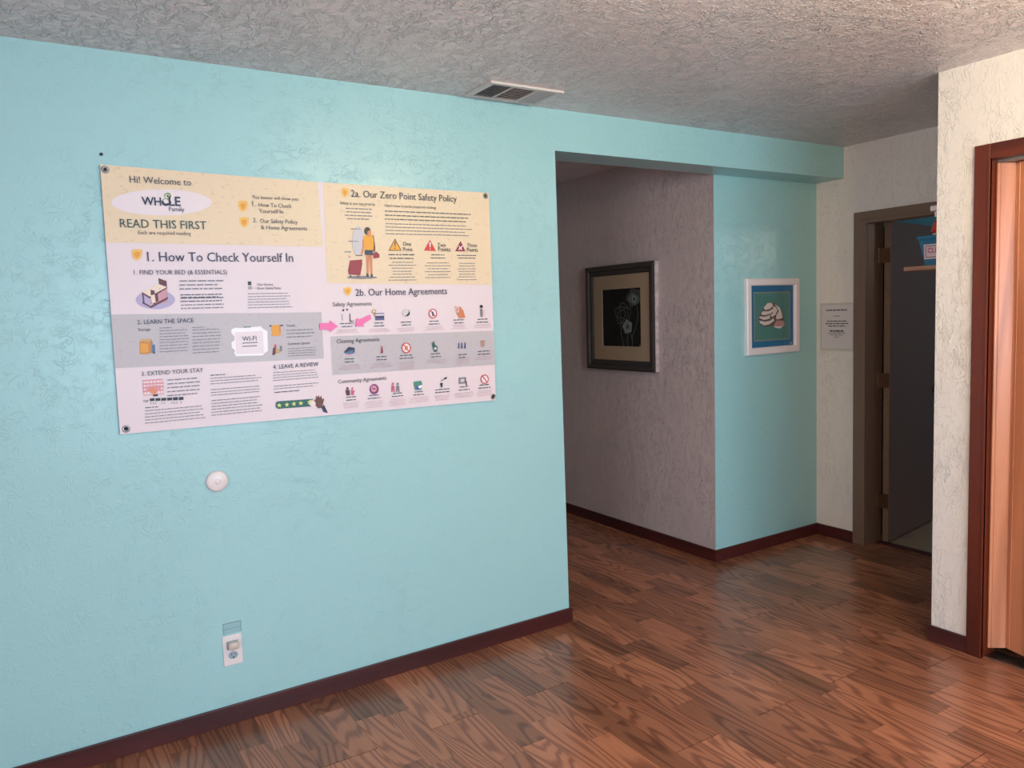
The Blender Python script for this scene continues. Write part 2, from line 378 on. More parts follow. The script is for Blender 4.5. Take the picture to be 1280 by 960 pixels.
# ---------------------------------------------------------------- closet casing and folding door
CT = .016
def cas(x0, x1, y0, y1, z0, z1, bev=.003): return B(x0, x1, y0, y1, z0, z1, bev)
bm = bmesh.new()
box(bm, L2 - CT, L2, -1.352, -1.290, .0005, 2.108, 0, .003)
box(bm, L2 - CT - .004, L2, -1.352, -1.344, .0005, 2.05, 0, .0015)
struct('trim_1', bm, M['mahog'])
bm = bmesh.new(); box(bm, L2 - CT, L2, KY0 - .06, -1.3525, 2.048, 2.108, 0, .003)
struct('trim_2', bm, M['mahogc'])
bm = bmesh.new(); box(bm, L2 - CT, L2, KY0 - .062, KY0, .0005, 2.0475, 0, .003); struct('trim_3', bm, M['mahog'])
bm = bmesh.new(); box(bm, L2, L2 + .11, KY1 - .006, KY1, .0005, KZ); box(bm, L2, L2 + .11, KY0, KY0 + .006, .0005, KZ); box(bm, L2, L2 + .11, KY0 + .006, KY1 - .006, KZ - .006, KZ); struct('trim_4', bm, M['mahog'])

acc = empty('folding_door', (L2 + .06, -1.36, 0.03), 'orange-brown wood grain folding door closing the closet in the cream wall', 'door')
zz = [(1.176, -1.362)]
n = 0; y = -1.362
pts = [(L2 + .030, -1.350), (L2 + .094, -1.399)]
while pts[-1][1] > KY0 + .12:
    pts.append((L2 + .034 + .028, pts[-1][1] - .098)); pts.append((L2 + .094, pts[-1][1] - .098))
zt = 2.035; zb = .036
def slab(p, q, z0, z1, th, mat, name, parent):
    p = Vector(p).to_3d(); q = Vector(q).to_3d(); d = (q - p).normalized(); nrm = Vector((-d.y, d.x, 0)) * th / 2
    bm = bmesh.new()
    a = [p + nrm, q + nrm, q - nrm, p - nrm]
    lo = [bm.verts.new((v.x, v.y, z0)) for v in a]; hi = [bm.verts.new((v.x, v.y, z1)) for v in a]
    bm.faces.new(lo); bm.faces.new(hi)
    for i in range(4): bm.faces.new((lo[i], lo[(i + 1) % 4], hi[(i + 1) % 4], hi[i]))
    bmesh.ops.recalc_face_normals(bm, faces=bm.faces[:])
    bmesh.ops.bevel(bm, geom=bm.edges[:], offset=.0015, segments=1, affect='EDGES')
    return obj(name, bm, mat, parent)
for p, q in zip(pts, pts[1:]):
    p, q = Vector(p), Vector(q); d = (q - p).normalized()
    pn = slab(p + d * .005, q - d * .005, zb, zt, .010, M['accord'], 'panel', acc)
    # narrow raised rib beside the hinge
    nn = Vector((d.y, -d.x)) * .0058
    if nn.x > 0: nn = -nn
    slab(p + d * .016 + nn, p + d * .021 + nn, zb + .002, zt - .002, .003, M['accord'], 'rib', pn)
for i, p in enumerate(pts[1:-1]):
    bm = bmesh.new(); lathe(bm, [(.0042, zb + .001), (.0042, zt - .001)], p[0], p[1], 0, 10); obj('hinge_strip', bm, M['accord'], acc, smooth=False)
bm = bmesh.new(); box(bm, L2 + .045, L2 + .085, KY0 + .007, KY1 - .007, zt + .0015, KZ - .0065); o = obj('top_track', bm, M['track'], acc); tag(o, 'pale metal rail over the panels')
bm = bmesh.new(); box(bm, L2 + .02, L2 + .10, KY0 + .01, KY1 - .01, .0005, .004); struct('trim_5', bm, M['metal'])

# ---------------------------------------------------------------- far door casing and door
bm = bmesh.new(); c0 = -.0775
for (x, ya, yb, top) in ((L_ - .018, c0, DY1 - .0, 2.037),):
    box(bm, L_ - .014, L_, -.128, c0, .0005, 2.036, 0, .002)
    box(bm, L_ - .020, L_, -.160, -.128, .0005, 2.036 - .05, 0, .003)
struct('trim_6', bm, M['taupe'])
bm = bmesh.new()
box(bm, L_ - .014, L_, DY0 - .08, -.128, 1.9865, 2.036, 0, .002); box(bm, L_ - .020, L_, DY0, -.1605, 1.966, 1.9865, 0, .003)
struct('trim_7', bm, M['taupe'])
bm = bmesh.new(); box(bm, L_ - .014, L_, DY0 - .08, DY0 - .002, .0005, 1.9862, 0, .002); struct('trim_8', bm, M['taupe'])
bm = bmesh.new()
box(bm, L_, L_ + WT, DY1 - .004, DY1, .0005, DZ); box(bm, L_, L_ + WT, DY0, DY0 + .004, .0005, DZ); box(bm, L_, L_ + WT, DY0 + .004, DY1 - .004, DZ - .022, DZ)
box(bm, L_ + .055, L_ + .085, DY0 + .004, DY1 - .004, DZ - .034, DZ - .022)
struct('trim_9', bm, M['taupe'])
struct('trim_11', B(L_ + WT, L_ + WT + .050, -.1565, -.0352, .0005, 2.03, .002), M['taupe'])
struct('trim_10', B(L_ + WT - .015, L_ + WT + .032, DY0, DY1 - .004, 0.0003, .008, .002), M['mahogy'])

ang = math.radians(9.5); hx, hy = L_ + WT + .006, -.191
door = bpy.data.objects.new('door_1', None); C.objects.link(door); door.location = (hx, hy, 0.014); door['kind'] = 'structure'
def rotd(bm):
    bmesh.ops.rotate(bm, verts=bm.verts[:], cent=(hx, hy, 0), matrix=Matrix.Rotation(ang, 3, 'Z')); return bm
bm = B(hx + .001, hx + .775, hy - .036, hy, .014, 1.975, .0015)
for f in bm.faces:
    if f.calc_center_median().x < hx + .003: f.material_index = 1
obj('door_panel', rotd(bm), [M['doorface'], M['dooredge']], door)
bm = bmesh.new(); lathe(bm, [(.012, 0), (.012, -.035), (.024, -.045), (.028, -.058), (.024, -.068), (.008, -.072)], hx + .71, hy - .036, .905, 20, 'y'); lathe(bm, [(.032, 0), (.032, -.006), (.028, -.008)], hx + .71, hy - .036, .905, 20, 'y')
obj('door_knob', rotd(bm), M['black'], door, smooth=True)
for hz in (1.775, 1.02, .27):
    bm = bmesh.new(); box(bm, hx - .004, hx + .001, hy - .034, hy + .028, hz - .045, hz + .045); lathe(bm, [(.006, hz - .046), (.006, hz + .046)], hx - .001, hy + .030, 0, 12)
    obj('hinge', rotd(bm), M['brass'], door)

# ================================================================ THINGS
# ---------- ceiling lamp of the room (out of frame, above and to the right)
m, nt, b = newmat('lamp_glass'); b.inputs['Emission Color'].default_value = (1, .80, .58, 1); b.inputs['Emission Strength'].default_value = 3.0
b.inputs['Base Color'].default_value = (.9, .87, .8, 1); M['lampglass'] = m
LX, LY = .10, -2.30
lamp = empty('ceiling_lamp', (LX, LY, H), 'round frosted dome lamp fixed to the plaster ceiling', 'lamp')
bm = bmesh.new(); lathe(bm, [(.15, 0), (.155, -.02), (.15, -.03)], LX, LY, H, 32); obj('base', bm, M['white'], lamp, smooth=False)
bm = bmesh.new(); lathe(bm, [(.142, -.03), (.13, -.055), (.10, -.075), (.05, -.088), (.01, -.09)], LX, LY, H, 32); obj('shade', bm, M['lampglass'], lamp, smooth=True)
ld = bpy.data.lights.new('bulb', 'POINT'); ld.energy = 44; ld.color = (1, .86, .52); ld.shadow_soft_size = .07
lo = bpy.data.objects.new('bulb', ld); C.objects.link(lo); lo.location = (LX, LY, H - .17)

# small unseen wall lamp, added to brighten the far room and its door
bl_ = empty('bathroom_fill_lamp', (3.6, -1.9, 2.0), 'small frosted wall lamp, unseen, added to light the room behind the door', 'lamp')
bm = bmesh.new(); lathe(bm, [(.05, 0), (.05, .015), (.03, .02), (.06, .05), (.07, .09), (.05, .13), (.01, .14)], 3.6, RY0, 2.0, 20, 'y'); obj('shade', bm, M['lampglass'], bl_, smooth=True)
ld = bpy.data.lights.new('bathroom_fill_bulb', 'POINT'); ld.energy = 7; ld.color = (1, .82, .72); ld.shadow_soft_size = .08
lo = bpy.data.objects.new('bathroom_fill_bulb', ld); C.objects.link(lo); lo.location = (3.6, RY0 + .3, 2.0)
# second, smaller ceiling lamp nearer the banner wall
lamp2 = empty('ceiling_lamp', (-.66, -1.56, H), 'small frosted button lamp on the ceiling towards the banner wall', 'lamp')
bm = bmesh.new(); lathe(bm, [(.06, 0), (.062, -.01), (.05, -.022), (.01, -.026)], -.66, -1.56, H, 24); obj('shade', bm, M['lampglass'], lamp2, smooth=True)
ld = bpy.data.lights.new('small_bulb', 'POINT'); ld.energy = 6.5; ld.color = (1, .88, .58); ld.shadow_soft_size = .03
lo = bpy.data.objects.new('small_bulb', ld); C.objects.link(lo); lo.location = (-.66, -1.56, H - .075)

# ---------- ceiling vent
VX0, VX1, VY0, VY1 = -.485, -.125, -.252, -.040
vent = empty('ceiling_vent', ((VX0 + VX1) / 2, (VY0 + VY1) / 2, H), 'white three-section metal air vent on the ceiling above the turquoise wall', 'vent')
bm = bmesh.new(); ft = .008
x0, x1, y0, y1 = VX0 + .024, VX1 - .024, VY0 + .022, VY1 - .020
box(bm, VX0, VX1, VY0, y0, H - ft, H, 0, .002); box(bm, VX0, VX1, y1, VY1, H - ft, H, 0, .002)
box(bm, VX0, x0, y0, y1, H - ft, H); box(bm, x1, VX1, y0, y1, H - ft, H)
box(bm, VX0, VX1, VY0 - .002, VY0, H - ft - .001, H)
obj('frame', bm, M['ventw'], vent)
bm = bmesh.new(); box(bm, x0, x1, y0, y1, H - .0012, H - .0002); obj('duct_shade_sheet', bm, M['dark'], vent)  # black sheet stands in for the shade inside the duct
s1, s2 = x0 + .095, x1 - .095
for sx in (s1, s2): obj('divider', B(sx - .004, sx + .004, y0, y1, H - ft, H - .0015), M['ventw'], vent)
def slat(cx, cy, lx, ly, tilt, axis):
    bm = B(-lx / 2, lx / 2, -ly / 2, ly / 2, -.0006, .0006)
    bmesh.ops.rotate(bm, verts=bm.verts[:], cent=(0, 0, 0), matrix=Matrix.Rotation(tilt, 3, axis))
    bmesh.ops.translate(bm, verts=bm.verts[:], vec=(cx, cy, H - .0065)); obj('slat', bm, M['ventslat'], vent)
for i in range(7):
    slat(x0 + .008 + i * (s1 - x0 - .012) / 6.5, (y0 + y1) / 2, .010, y1 - y0 - .002, math.radians(-38), 'Y')
    slat(x1 - .008 - i * (x1 - s2 - .012) / 6.5, (y0 + y1) / 2, .0115, y1 - y0 - .002, math.radians(34), 'Y')
for i in range(9): slat((s1 + s2) / 2, y0 + .008 + i * (y1 - y0 - .014) / 8, s2 - s1 - .010, .0165, math.radians(18), 'X')

# ---------- wall blank cover (round)
wc = empty('round_cover', (-1.582, 0, .934), 'round white plastic disc on the turquoise wall below the banner', 'wall cover')
bm = bmesh.new(); lathe(bm, [(.0395, 0), (.0395, -.006), (.037, -.011), (.030, -.0145), (.018, -.017), (.004, -.018)], -1.582, 0, .934, 40, 'y'); obj('cover', bm, M['white'], wc, smooth=True)
bm = bmesh.new(); lathe(bm, [(.011, -.0165), (.0105, -.0184), (.004, -.0188)], -1.582, 0, .934, 24, 'y'); obj('centre_boss', bm, M['white'], wc, smooth=True)

# ---------- outlet
OX, OZ = -1.570, .284
ol = empty('wall_outlet', (OX, 0, OZ), 'white duplex wall outlet low on the turquoise wall above the baseboard', 'outlet')
obj('cover_plate', B(OX - .035, OX + .035, -.006, 0, OZ - .0575, OZ + .0575, .0022), M['white'], ol)
for dz, nm in ((-.0195, 'socket'), (.0195, 'socket')):
    bm = bmesh.new(); lathe(bm, [(.0172, -.0058), (.0172, -.0085), (.016, -.009)], OX, 0, OZ + dz, 28, 'y', sy=.82)
    sk = obj(nm, bm, M['socket'], ol)
    if dz < 0:
        bm = bmesh.new(); box(bm, OX - .0075, OX - .0055, -.0098, -.0088, OZ + dz + .001, OZ + dz + .009); box(bm, OX + .0055, OX + .0075, -.0098, -.0088, OZ + dz + .001, OZ + dz + .008)
        lathe(bm, [(.0028, -.0088), (.0028, -.0098)], OX, 0, OZ + dz - .007, 12, 'y'); obj('slot', bm, M['black'], sk)
bm = bmesh.new(); lathe(bm, [(.0012, -.0058), (.003, -.0068), (.001, -.0072)], OX, 0, OZ, 12, 'y'); obj('screw', bm, M['metal'], ol)
pg = empty('plug_adapter', (OX, -.009, OZ + .0215), 'small beige plug-in adapter in the upper socket of the outlet', 'plug')
bm = B(OX - .0185, OX + .0205, -.034, -.0095, OZ + .007, OZ + .037, .010)
obj('body', bm, M['plug'], pg, smooth=False)
obj('back_plate', B(OX - .021, OX + .019, -.0115, -.0092, OZ + .006, OZ + .038, .0008), M['socket'], pg)
# clear strip stuck above the outlet
m, nt, b = newmat('clear_film'); b.inputs['Base Color'].default_value = lin((150, 190, 195)); b.inputs['Roughness'].default_value = .25; M['film'] = m
tp = empty('tape_strip', (-1.566, 0, .37), 'faint rectangle of clear tape on the turquoise wall just above the outlet', 'tape')
obj('film', B(-1.598, -1.534, -.0012, 0, .347, .388, .0003), M['film'], tp)
bm = bmesh.new()
for q in ((-1.599, -1.533, .387, .389), (-1.599, -1.533, .366, .3672), (-1.599, -1.5975, .347, .389), (-1.5345, -1.533, .347, .389)): box(bm, q[0], q[1], -.0017, -.0002, q[2], q[3])
obj('lifted_edge', bm, plain('film_edge', (112, 132, 138), .5), tp)

# ---------- nail above the banner
nl = empty('wall_nail', (-1.874, 0, 2.094), 'small dark nail in the turquoise wall above the banner\'s upper left corner', 'nail')
bm = bmesh.new(); lathe(bm, [(.0035, 0), (.0035, -.004), (.0055, -.0045), (.005, -.006), (.001, -.0065)], -1.874, 0, 2.094, 14, 'y'); obj('nail_head', bm, M['black'], nl)

# ---------- banner
TEXTS = [
('Hi! Welcome to', -1.795, 2.004, 0.197, 'slate', 0),('WH', -1.763, 1.9305, 0.062, 'navy', 1),('LE', -1.676, 1.9315, 0.038, 'navy', 1),('Family', -1.677, 1.9125, 0.05, 'slate', 0),
('READ THIS FIRST', -1.836, 1.852, 0.279, 'pine', 0),('Each are required reading', -1.782, 1.83, 0.17, 'slate', 0),('This banner will show you:', -1.39, 1.9685, 0.174, 'slate', 0),('1.', -1.39, 1.9405, 0.012, 'slate', 0),
('How To Check', -1.367, 1.94, 0.123, 'slate', 0),('Yourself In', -1.367, 1.9175, 0.089, 'slate', 0),('2.', -1.391, 1.883, 0.013, 'slate', 0),('Our Safety Policy', -1.366, 1.881, 0.141, 'slate', 0),
('& Home Agreements', -1.364, 1.8575, 0.174, 'slate', 0),('1. How To Check Yourself In', -1.759, 1.7375, 0.508, 'navy', 0),('1. FIND YOUR BED (& ESSENTIALS)', -1.805, 1.692, 0.308, 'navy', 0),
('Our Homes:', -1.391, 1.649, 0.059, 'navy', 0),('Door Safety Rules', -1.392, 1.635, 0.087, 'navy', 0),('2. LEARN THE SPACE', -1.807, 1.521, 0.183, 'navy', 0),('Storage', -1.806, 1.498, 0.039, 'slate', 0),
('WI-FI', -1.459, 1.4455, 0.051, 'slate', 0),('Towels', -1.293, 1.492, 0.033, 'navy', 0),('Common Spaces', -1.292, 1.422, 0.086, 'navy', 0),('3. EXTEND YOUR STAY', -1.807, 1.3415, 0.203, 'navy', 0),
('4. LEAVE A REVIEW', -1.353, 1.334, 0.176, 'navy', 0),('2a. Our Zero Point Safety Policy', -1.005, 1.9935, 0.472, 'navy', 0),('Safety is our top priority', -1.052, 1.9625, 0.146, 'pine', 0),
("Here's how it works (required reading)", -0.864, 1.9605, 0.231, 'slate', 0),('One', -0.792, 1.805, 0.037, 'navy', 0),('Point', -0.792, 1.7835, 0.041, 'navy', 0),('Two', -0.634, 1.803, 0.039, 'navy', 0),
('Points', -0.632, 1.784, 0.058, 'navy', 0),('Three', -0.492, 1.8045, 0.05, 'navy', 0),('Points', -0.493, 1.784, 0.054, 'navy', 0),('2b. Our Home Agreements', -1.009, 1.6035, 0.41, 'navy', 0),
('Safety Agreements', -1.105, 1.564, 0.163, 'slate', 0),('Cleaning Agreements', -1.098, 1.4185, 0.181, 'slate', 0),('Community Agreements', -1.101, 1.2585, 0.205, 'slate', 0),('Call', -1.808, 1.2495, 0.015, 'black', 1),
]
SHAPES = [
('printed_picture',[


('paper',[(-1.536,1.941),(-1.545,1.932),(-1.558,1.925),(-1.575,1.917),(-1.597,1.911),(-1.621,1.905),(-1.647,1.901),(-1.675,1.898),(-1.703,1.897),(-1.731,1.896),(-1.758,1.897),(-1.783,1.9),(-1.805,1.903),(-1.823,1.908),(-1.838,1.914),(-1.849,1.92),(-1.855,1.927),(-1.857,1.935),(-1.854,1.942),(-1.847,1.95),(-1.835,1.957),(-1.819,1.964),(-1.8,1.971),(-1.777,1.976),(-1.752,1.981),(-1.725,1.984),(-1.697,1.986),(-1.669,1.987),(-1.641,1.987),(-1.615,1.985),(-1.592,1.981),(-1.571,1.977),(-1.555,1.971),(-1.542,1.964),(-1.535,1.957),(-1.533,1.949)]),
('green',[(-1.675,1.94),(-1.677,1.936),(-1.68,1.933),(-1.683,1.932),(-1.688,1.931),(-1.691,1.931),(-1.695,1.933),(-1.698,1.936),(-1.699,1.939),(-1.7,1.943),(-1.699,1.947),(-1.697,1.95),(-1.693,1.953),(-1.69,1.955),(-1.686,1.956),(-1.682,1.955),(-1.678,1.954),(-1.676,1.951),(-1.674,1.948),(-1.674,1.944)]),
('paper',[(-1.678,1.943),(-1.679,1.941),(-1.682,1.939),(-1.684,1.938),(-1.687,1.938),(-1.69,1.939),(-1.692,1.94),(-1.693,1.943),(-1.693,1.945),(-1.693,1.948),(-1.691,1.951),(-1.689,1.953),(-1.686,1.954),(-1.683,1.954),(-1.681,1.953),(-1.679,1.951),(-1.677,1.949),(-1.677,1.946)]),
('navy',[(-1.7,1.948),(-1.691,1.947),(-1.68,1.942),(-1.67,1.949),(-1.667,1.942),(-1.677,1.932),(-1.689,1.929),(-1.699,1.935)]),('paper',[(-1.695,1.95),(-1.685,1.947),(-1.675,1.946),(-1.677,1.94),(-1.689,1.938)]),
('green',[(-1.667,1.962),(-1.67,1.958),(-1.673,1.955),(-1.677,1.954),(-1.681,1.954),(-1.685,1.955),(-1.688,1.957),(-1.689,1.961),(-1.69,1.964),(-1.689,1.968),(-1.687,1.972),(-1.683,1.974),(-1.679,1.976),(-1.675,1.976),(-1.671,1.975),(-1.669,1.973),(-1.667,1.969),(-1.666,1.965)]),
('paper',[(-1.673,1.961),(-1.675,1.959),(-1.677,1.957),(-1.68,1.957),(-1.682,1.957),(-1.685,1.958),(-1.686,1.961),(-1.686,1.963),(-1.686,1.966),(-1.684,1.968),(-1.682,1.97),(-1.679,1.97),(-1.676,1.97),(-1.674,1.969),(-1.673,1.967),(-1.672,1.964)]),
('navy',[(-1.675,1.963),(-1.677,1.961),(-1.678,1.961),(-1.68,1.961),(-1.681,1.962),(-1.682,1.964),(-1.681,1.966),(-1.68,1.967),(-1.678,1.968),(-1.676,1.968),(-1.675,1.966),(-1.675,1.964)]),]),
('printed_shield',[

('orange',[(-1.44,1.957),(-1.423,1.961),(-1.406,1.958),(-1.407,1.94),(-1.414,1.926),(-1.426,1.917),(-1.436,1.926),(-1.441,1.938)]),
('orange2',[(-1.433,1.949),(-1.423,1.951),(-1.414,1.949),(-1.415,1.939),(-1.419,1.932),(-1.425,1.927),(-1.431,1.932),(-1.433,1.939)]),]),
('printed_shield',[

('orange',[(-1.439,1.897),(-1.422,1.901),(-1.405,1.898),(-1.407,1.882),(-1.413,1.87),(-1.425,1.861),(-1.435,1.869),(-1.44,1.881)]),
('orange2',[(-1.432,1.89),(-1.423,1.892),(-1.414,1.891),(-1.414,1.882),(-1.418,1.875),(-1.424,1.87),(-1.43,1.875),(-1.433,1.881)]),]),
('printed_shield',[

('orange',[(-1.806,1.776),(-1.79,1.78),(-1.773,1.777),(-1.775,1.759),(-1.781,1.747),(-1.793,1.739),(-1.803,1.747),(-1.807,1.759)]),
('orange2',[(-1.799,1.769),(-1.79,1.771),(-1.781,1.769),(-1.782,1.759),(-1.786,1.753),(-1.792,1.748),(-1.798,1.753),(-1.8,1.759)]),]),
('printed_shield',[

('orange',[(-1.044,2.023),(-1.029,2.027),(-1.013,2.025),(-1.014,2.009),(-1.02,1.997),(-1.031,1.989),(-1.04,1.996),(-1.045,2.007)]),
('orange2',[(-1.038,2.016),(-1.029,2.018),(-1.021,2.017),(-1.021,2.008),(-1.024,2.002),(-1.03,1.998),(-1.036,2.001),(-1.038,2.008)]),]),
('printed_shield',[

('orange',[(-1.055,1.637),(-1.039,1.64),(-1.024,1.637),(-1.025,1.621),(-1.031,1.61),(-1.041,1.603),(-1.051,1.611),(-1.056,1.622)]),
('orange2',[(-1.048,1.63),(-1.04,1.632),(-1.031,1.63),(-1.032,1.621),(-1.035,1.615),(-1.041,1.611),(-1.046,1.615),(-1.049,1.622)]),]),
('printed_picture',[


('lilac',[(-1.682,1.597),(-1.687,1.59),(-1.694,1.584),(-1.703,1.58),(-1.714,1.576),(-1.727,1.573),(-1.74,1.572),(-1.753,1.573),(-1.765,1.574),(-1.777,1.577),(-1.787,1.582),(-1.795,1.587),(-1.801,1.593),(-1.805,1.6),(-1.806,1.606),(-1.804,1.613),(-1.799,1.619),(-1.793,1.625),(-1.784,1.63),(-1.773,1.634),(-1.761,1.636),(-1.748,1.638),(-1.735,1.637),(-1.722,1.636),(-1.71,1.633),(-1.7,1.629),(-1.691,1.623),(-1.685,1.617),(-1.681,1.611),(-1.68,1.604)]),
('maroon',[(-1.729,1.68),(-1.703,1.669),(-1.704,1.613),(-1.727,1.62)]),('cream',[(-1.785,1.631),(-1.73,1.659),(-1.703,1.648),(-1.762,1.615)]),('rose',[(-1.762,1.615),(-1.703,1.648),(-1.706,1.594),(-1.76,1.59)]),
('maroon',[(-1.784,1.632),(-1.761,1.616),(-1.702,1.649),(-1.703,1.644),(-1.761,1.609),(-1.785,1.626)]),('maroon',[(-1.786,1.6),(-1.761,1.583),(-1.703,1.614),(-1.704,1.605),(-1.76,1.576),(-1.786,1.593)]),
('maroon',[(-1.757,1.64),(-1.744,1.636),(-1.746,1.59),(-1.758,1.59)]),('maroon',[(-1.785,1.631),(-1.78,1.629),(-1.779,1.59),(-1.784,1.591)]),('cream',[(-1.758,1.62),(-1.742,1.624),(-1.74,1.599),(-1.756,1.59)]),
('maroon',[(-1.745,1.624),(-1.735,1.629),(-1.734,1.6),(-1.743,1.594)]),]),
('printed_picture',[

('black',[(-1.425,1.665),(-1.413,1.665),(-1.413,1.651),(-1.425,1.651)]),]),
('printed_picture',[

('slate2',[(-1.426,1.646),(-1.411,1.646),(-1.411,1.642),(-1.426,1.642)]),('slate2',[(-1.425,1.64),(-1.411,1.64),(-1.411,1.636),(-1.425,1.636)]),]),
('printed_picture',[

('slate2',[(-1.405,1.641),(-1.398,1.641),(-1.398,1.639),(-1.405,1.639)]),]),
('printed_picture',[

('orange3',[(-1.804,1.463),(-1.796,1.47),(-1.768,1.468),(-1.763,1.458),(-1.767,1.422),(-1.781,1.416),(-1.807,1.418)]),('orange2',[(-1.801,1.455),(-1.777,1.453),(-1.779,1.423),(-1.804,1.423)]),
('tan',[(-1.804,1.463),(-1.796,1.47),(-1.768,1.468),(-1.773,1.458)]),('slate2',[(-1.768,1.465),(-1.763,1.457),(-1.766,1.422),(-1.772,1.418)]),('slateblue',[(-1.765,1.448),(-1.757,1.449),(-1.758,1.419),(-1.767,1.418)]),
('black',[(-1.759,1.417),(-1.76,1.417),(-1.762,1.417),(-1.764,1.418),(-1.764,1.419),(-1.764,1.421),(-1.762,1.422),(-1.76,1.422),(-1.758,1.42),(-1.758,1.419)]),]),
('printed_picture',[


('white',[(-1.496,1.49),(-1.483,1.496),(-1.452,1.494),(-1.388,1.498),(-1.383,1.49),(-1.366,1.478),(-1.368,1.404),(-1.383,1.395),(-1.388,1.388),(-1.486,1.391),(-1.492,1.402),(-1.489,1.413),(-1.498,1.423),(-1.499,1.442),(-1.488,1.45),(-1.486,1.463),(-1.496,1.476)]),
('paper',[(-1.484,1.479),(-1.382,1.48),(-1.384,1.396),(-1.485,1.399)]),('slate2',[(-1.46,1.44),(-1.404,1.44),(-1.404,1.436),(-1.46,1.436)]),('slate2',[(-1.461,1.428),(-1.407,1.428),(-1.407,1.424),(-1.461,1.424)]),
('green2',[(-1.451,1.499),(-1.425,1.499),(-1.425,1.495),(-1.451,1.495)]),]),
('printed_picture',[

('black',[(-1.357,1.5),(-1.305,1.5),(-1.305,1.495),(-1.357,1.495)]),('orange2',[(-1.349,1.5),(-1.317,1.5),(-1.317,1.459),(-1.349,1.459)]),('orange3',[(-1.32,1.499),(-1.315,1.499),(-1.315,1.468),(-1.32,1.468)]),]),
('printed_picture',[


('red',[(-1.335,1.419),(-1.336,1.418),(-1.337,1.417),(-1.338,1.416),(-1.34,1.416),(-1.341,1.416),(-1.342,1.417),(-1.343,1.418),(-1.344,1.42),(-1.344,1.422),(-1.344,1.423),(-1.343,1.425),(-1.342,1.426),(-1.34,1.427),(-1.339,1.427),(-1.337,1.427),(-1.336,1.426),(-1.335,1.425),(-1.335,1.423),(-1.335,1.421)]),
('maroon',[(-1.348,1.415),(-1.337,1.417),(-1.336,1.402),(-1.344,1.386),(-1.353,1.388)]),('tan',[(-1.339,1.409),(-1.323,1.409),(-1.324,1.393),(-1.339,1.392)]),('slate2',[(-1.323,1.421),(-1.314,1.42),(-1.314,1.402),(-1.323,1.397)]),]),
('printed_picture',[

('rose2',[(-1.805,1.327),(-1.741,1.327),(-1.741,1.272),(-1.805,1.272)]),('paper',[(-1.803,1.322),(-1.743,1.322),(-1.743,1.275),(-1.803,1.275)]),('rose2',[(-1.794,1.326),(-1.796,1.326),(-1.796,1.277),(-1.794,1.277)]),
('rose2',[(-1.782,1.326),(-1.785,1.326),(-1.785,1.276),(-1.782,1.276)]),('rose2',[(-1.771,1.325),(-1.774,1.325),(-1.774,1.275),(-1.771,1.275)]),('rose2',[(-1.76,1.324),(-1.763,1.324),(-1.763,1.274),(-1.76,1.274)]),
('rose2',[(-1.749,1.323),(-1.751,1.323),(-1.751,1.273),(-1.749,1.273)]),('rose2',[(-1.806,1.315),(-1.738,1.315),(-1.738,1.309),(-1.806,1.309)]),('rose2',[(-1.807,1.303),(-1.739,1.303),(-1.739,1.296),(-1.807,1.296)]),
('rose2',[(-1.807,1.291),(-1.74,1.291),(-1.74,1.284),(-1.807,1.284)]),('rose2',[(-1.794,1.305),(-1.749,1.305),(-1.749,1.291),(-1.794,1.291)]),
('skin',[(-1.787,1.296),(-1.777,1.301),(-1.761,1.29),(-1.765,1.276),(-1.761,1.27),(-1.774,1.273),(-1.788,1.286)]),('black',[(-1.776,1.273),(-1.761,1.274),(-1.759,1.267),(-1.776,1.267)]),]),
('printed_picture',[

('black',[(-1.787,1.261),(-1.772,1.261),(-1.772,1.251),(-1.787,1.251)]),('black',[(-1.769,1.26),(-1.753,1.26),(-1.753,1.25),(-1.769,1.25)]),('black',[(-1.75,1.259),(-1.734,1.259),(-1.734,1.249),(-1.75,1.249)]),
('black',[(-1.731,1.258),(-1.715,1.258),(-1.715,1.248),(-1.731,1.248)]),('black',[(-1.712,1.258),(-1.696,1.258),(-1.696,1.247),(-1.712,1.247)]),('black',[(-1.693,1.257),(-1.677,1.257),(-1.677,1.246),(-1.693,1.246)]),
('slate2',[(-1.785,1.247),(-1.783,1.247),(-1.783,1.24),(-1.785,1.24)]),('slate2',[(-1.777,1.247),(-1.775,1.247),(-1.775,1.239),(-1.777,1.239)]),('slate2',[(-1.77,1.247),(-1.768,1.247),(-1.768,1.239),(-1.77,1.239)]),
('slate2',[(-1.749,1.245),(-1.747,1.245),(-1.747,1.237),(-1.749,1.237)]),('slate2',[(-1.741,1.245),(-1.739,1.245),(-1.739,1.237),(-1.741,1.237)]),('slate2',[(-1.717,1.243),(-1.715,1.243),(-1.715,1.235),(-1.717,1.235)]),
('slate2',[(-1.709,1.242),(-1.707,1.242),(-1.707,1.234),(-1.709,1.234)]),('slate2',[(-1.701,1.242),(-1.699,1.242),(-1.699,1.234),(-1.701,1.234)]),('slate2',[(-1.687,1.241),(-1.685,1.241),(-1.685,1.233),(-1.687,1.233)]),]),
('printed_picture',[

('pine2',[(-1.351,1.206),(-1.344,1.21),(-1.207,1.207),(-1.206,1.178),(-1.345,1.181),(-1.353,1.189)]),
('lime',[(-1.338,1.204),(-1.336,1.197),(-1.329,1.196),(-1.335,1.192),(-1.333,1.185),(-1.339,1.19),(-1.345,1.186),(-1.343,1.193),(-1.348,1.198),(-1.341,1.198)]),
('lime',[(-1.309,1.204),(-1.307,1.197),(-1.3,1.196),(-1.306,1.192),(-1.305,1.185),(-1.31,1.189),(-1.316,1.186),(-1.314,1.193),(-1.319,1.198),(-1.312,1.197)]),
('lime',[(-1.282,1.205),(-1.28,1.198),(-1.273,1.197),(-1.279,1.193),(-1.277,1.185),(-1.283,1.19),(-1.289,1.187),(-1.287,1.193),(-1.292,1.198),(-1.285,1.198)]),
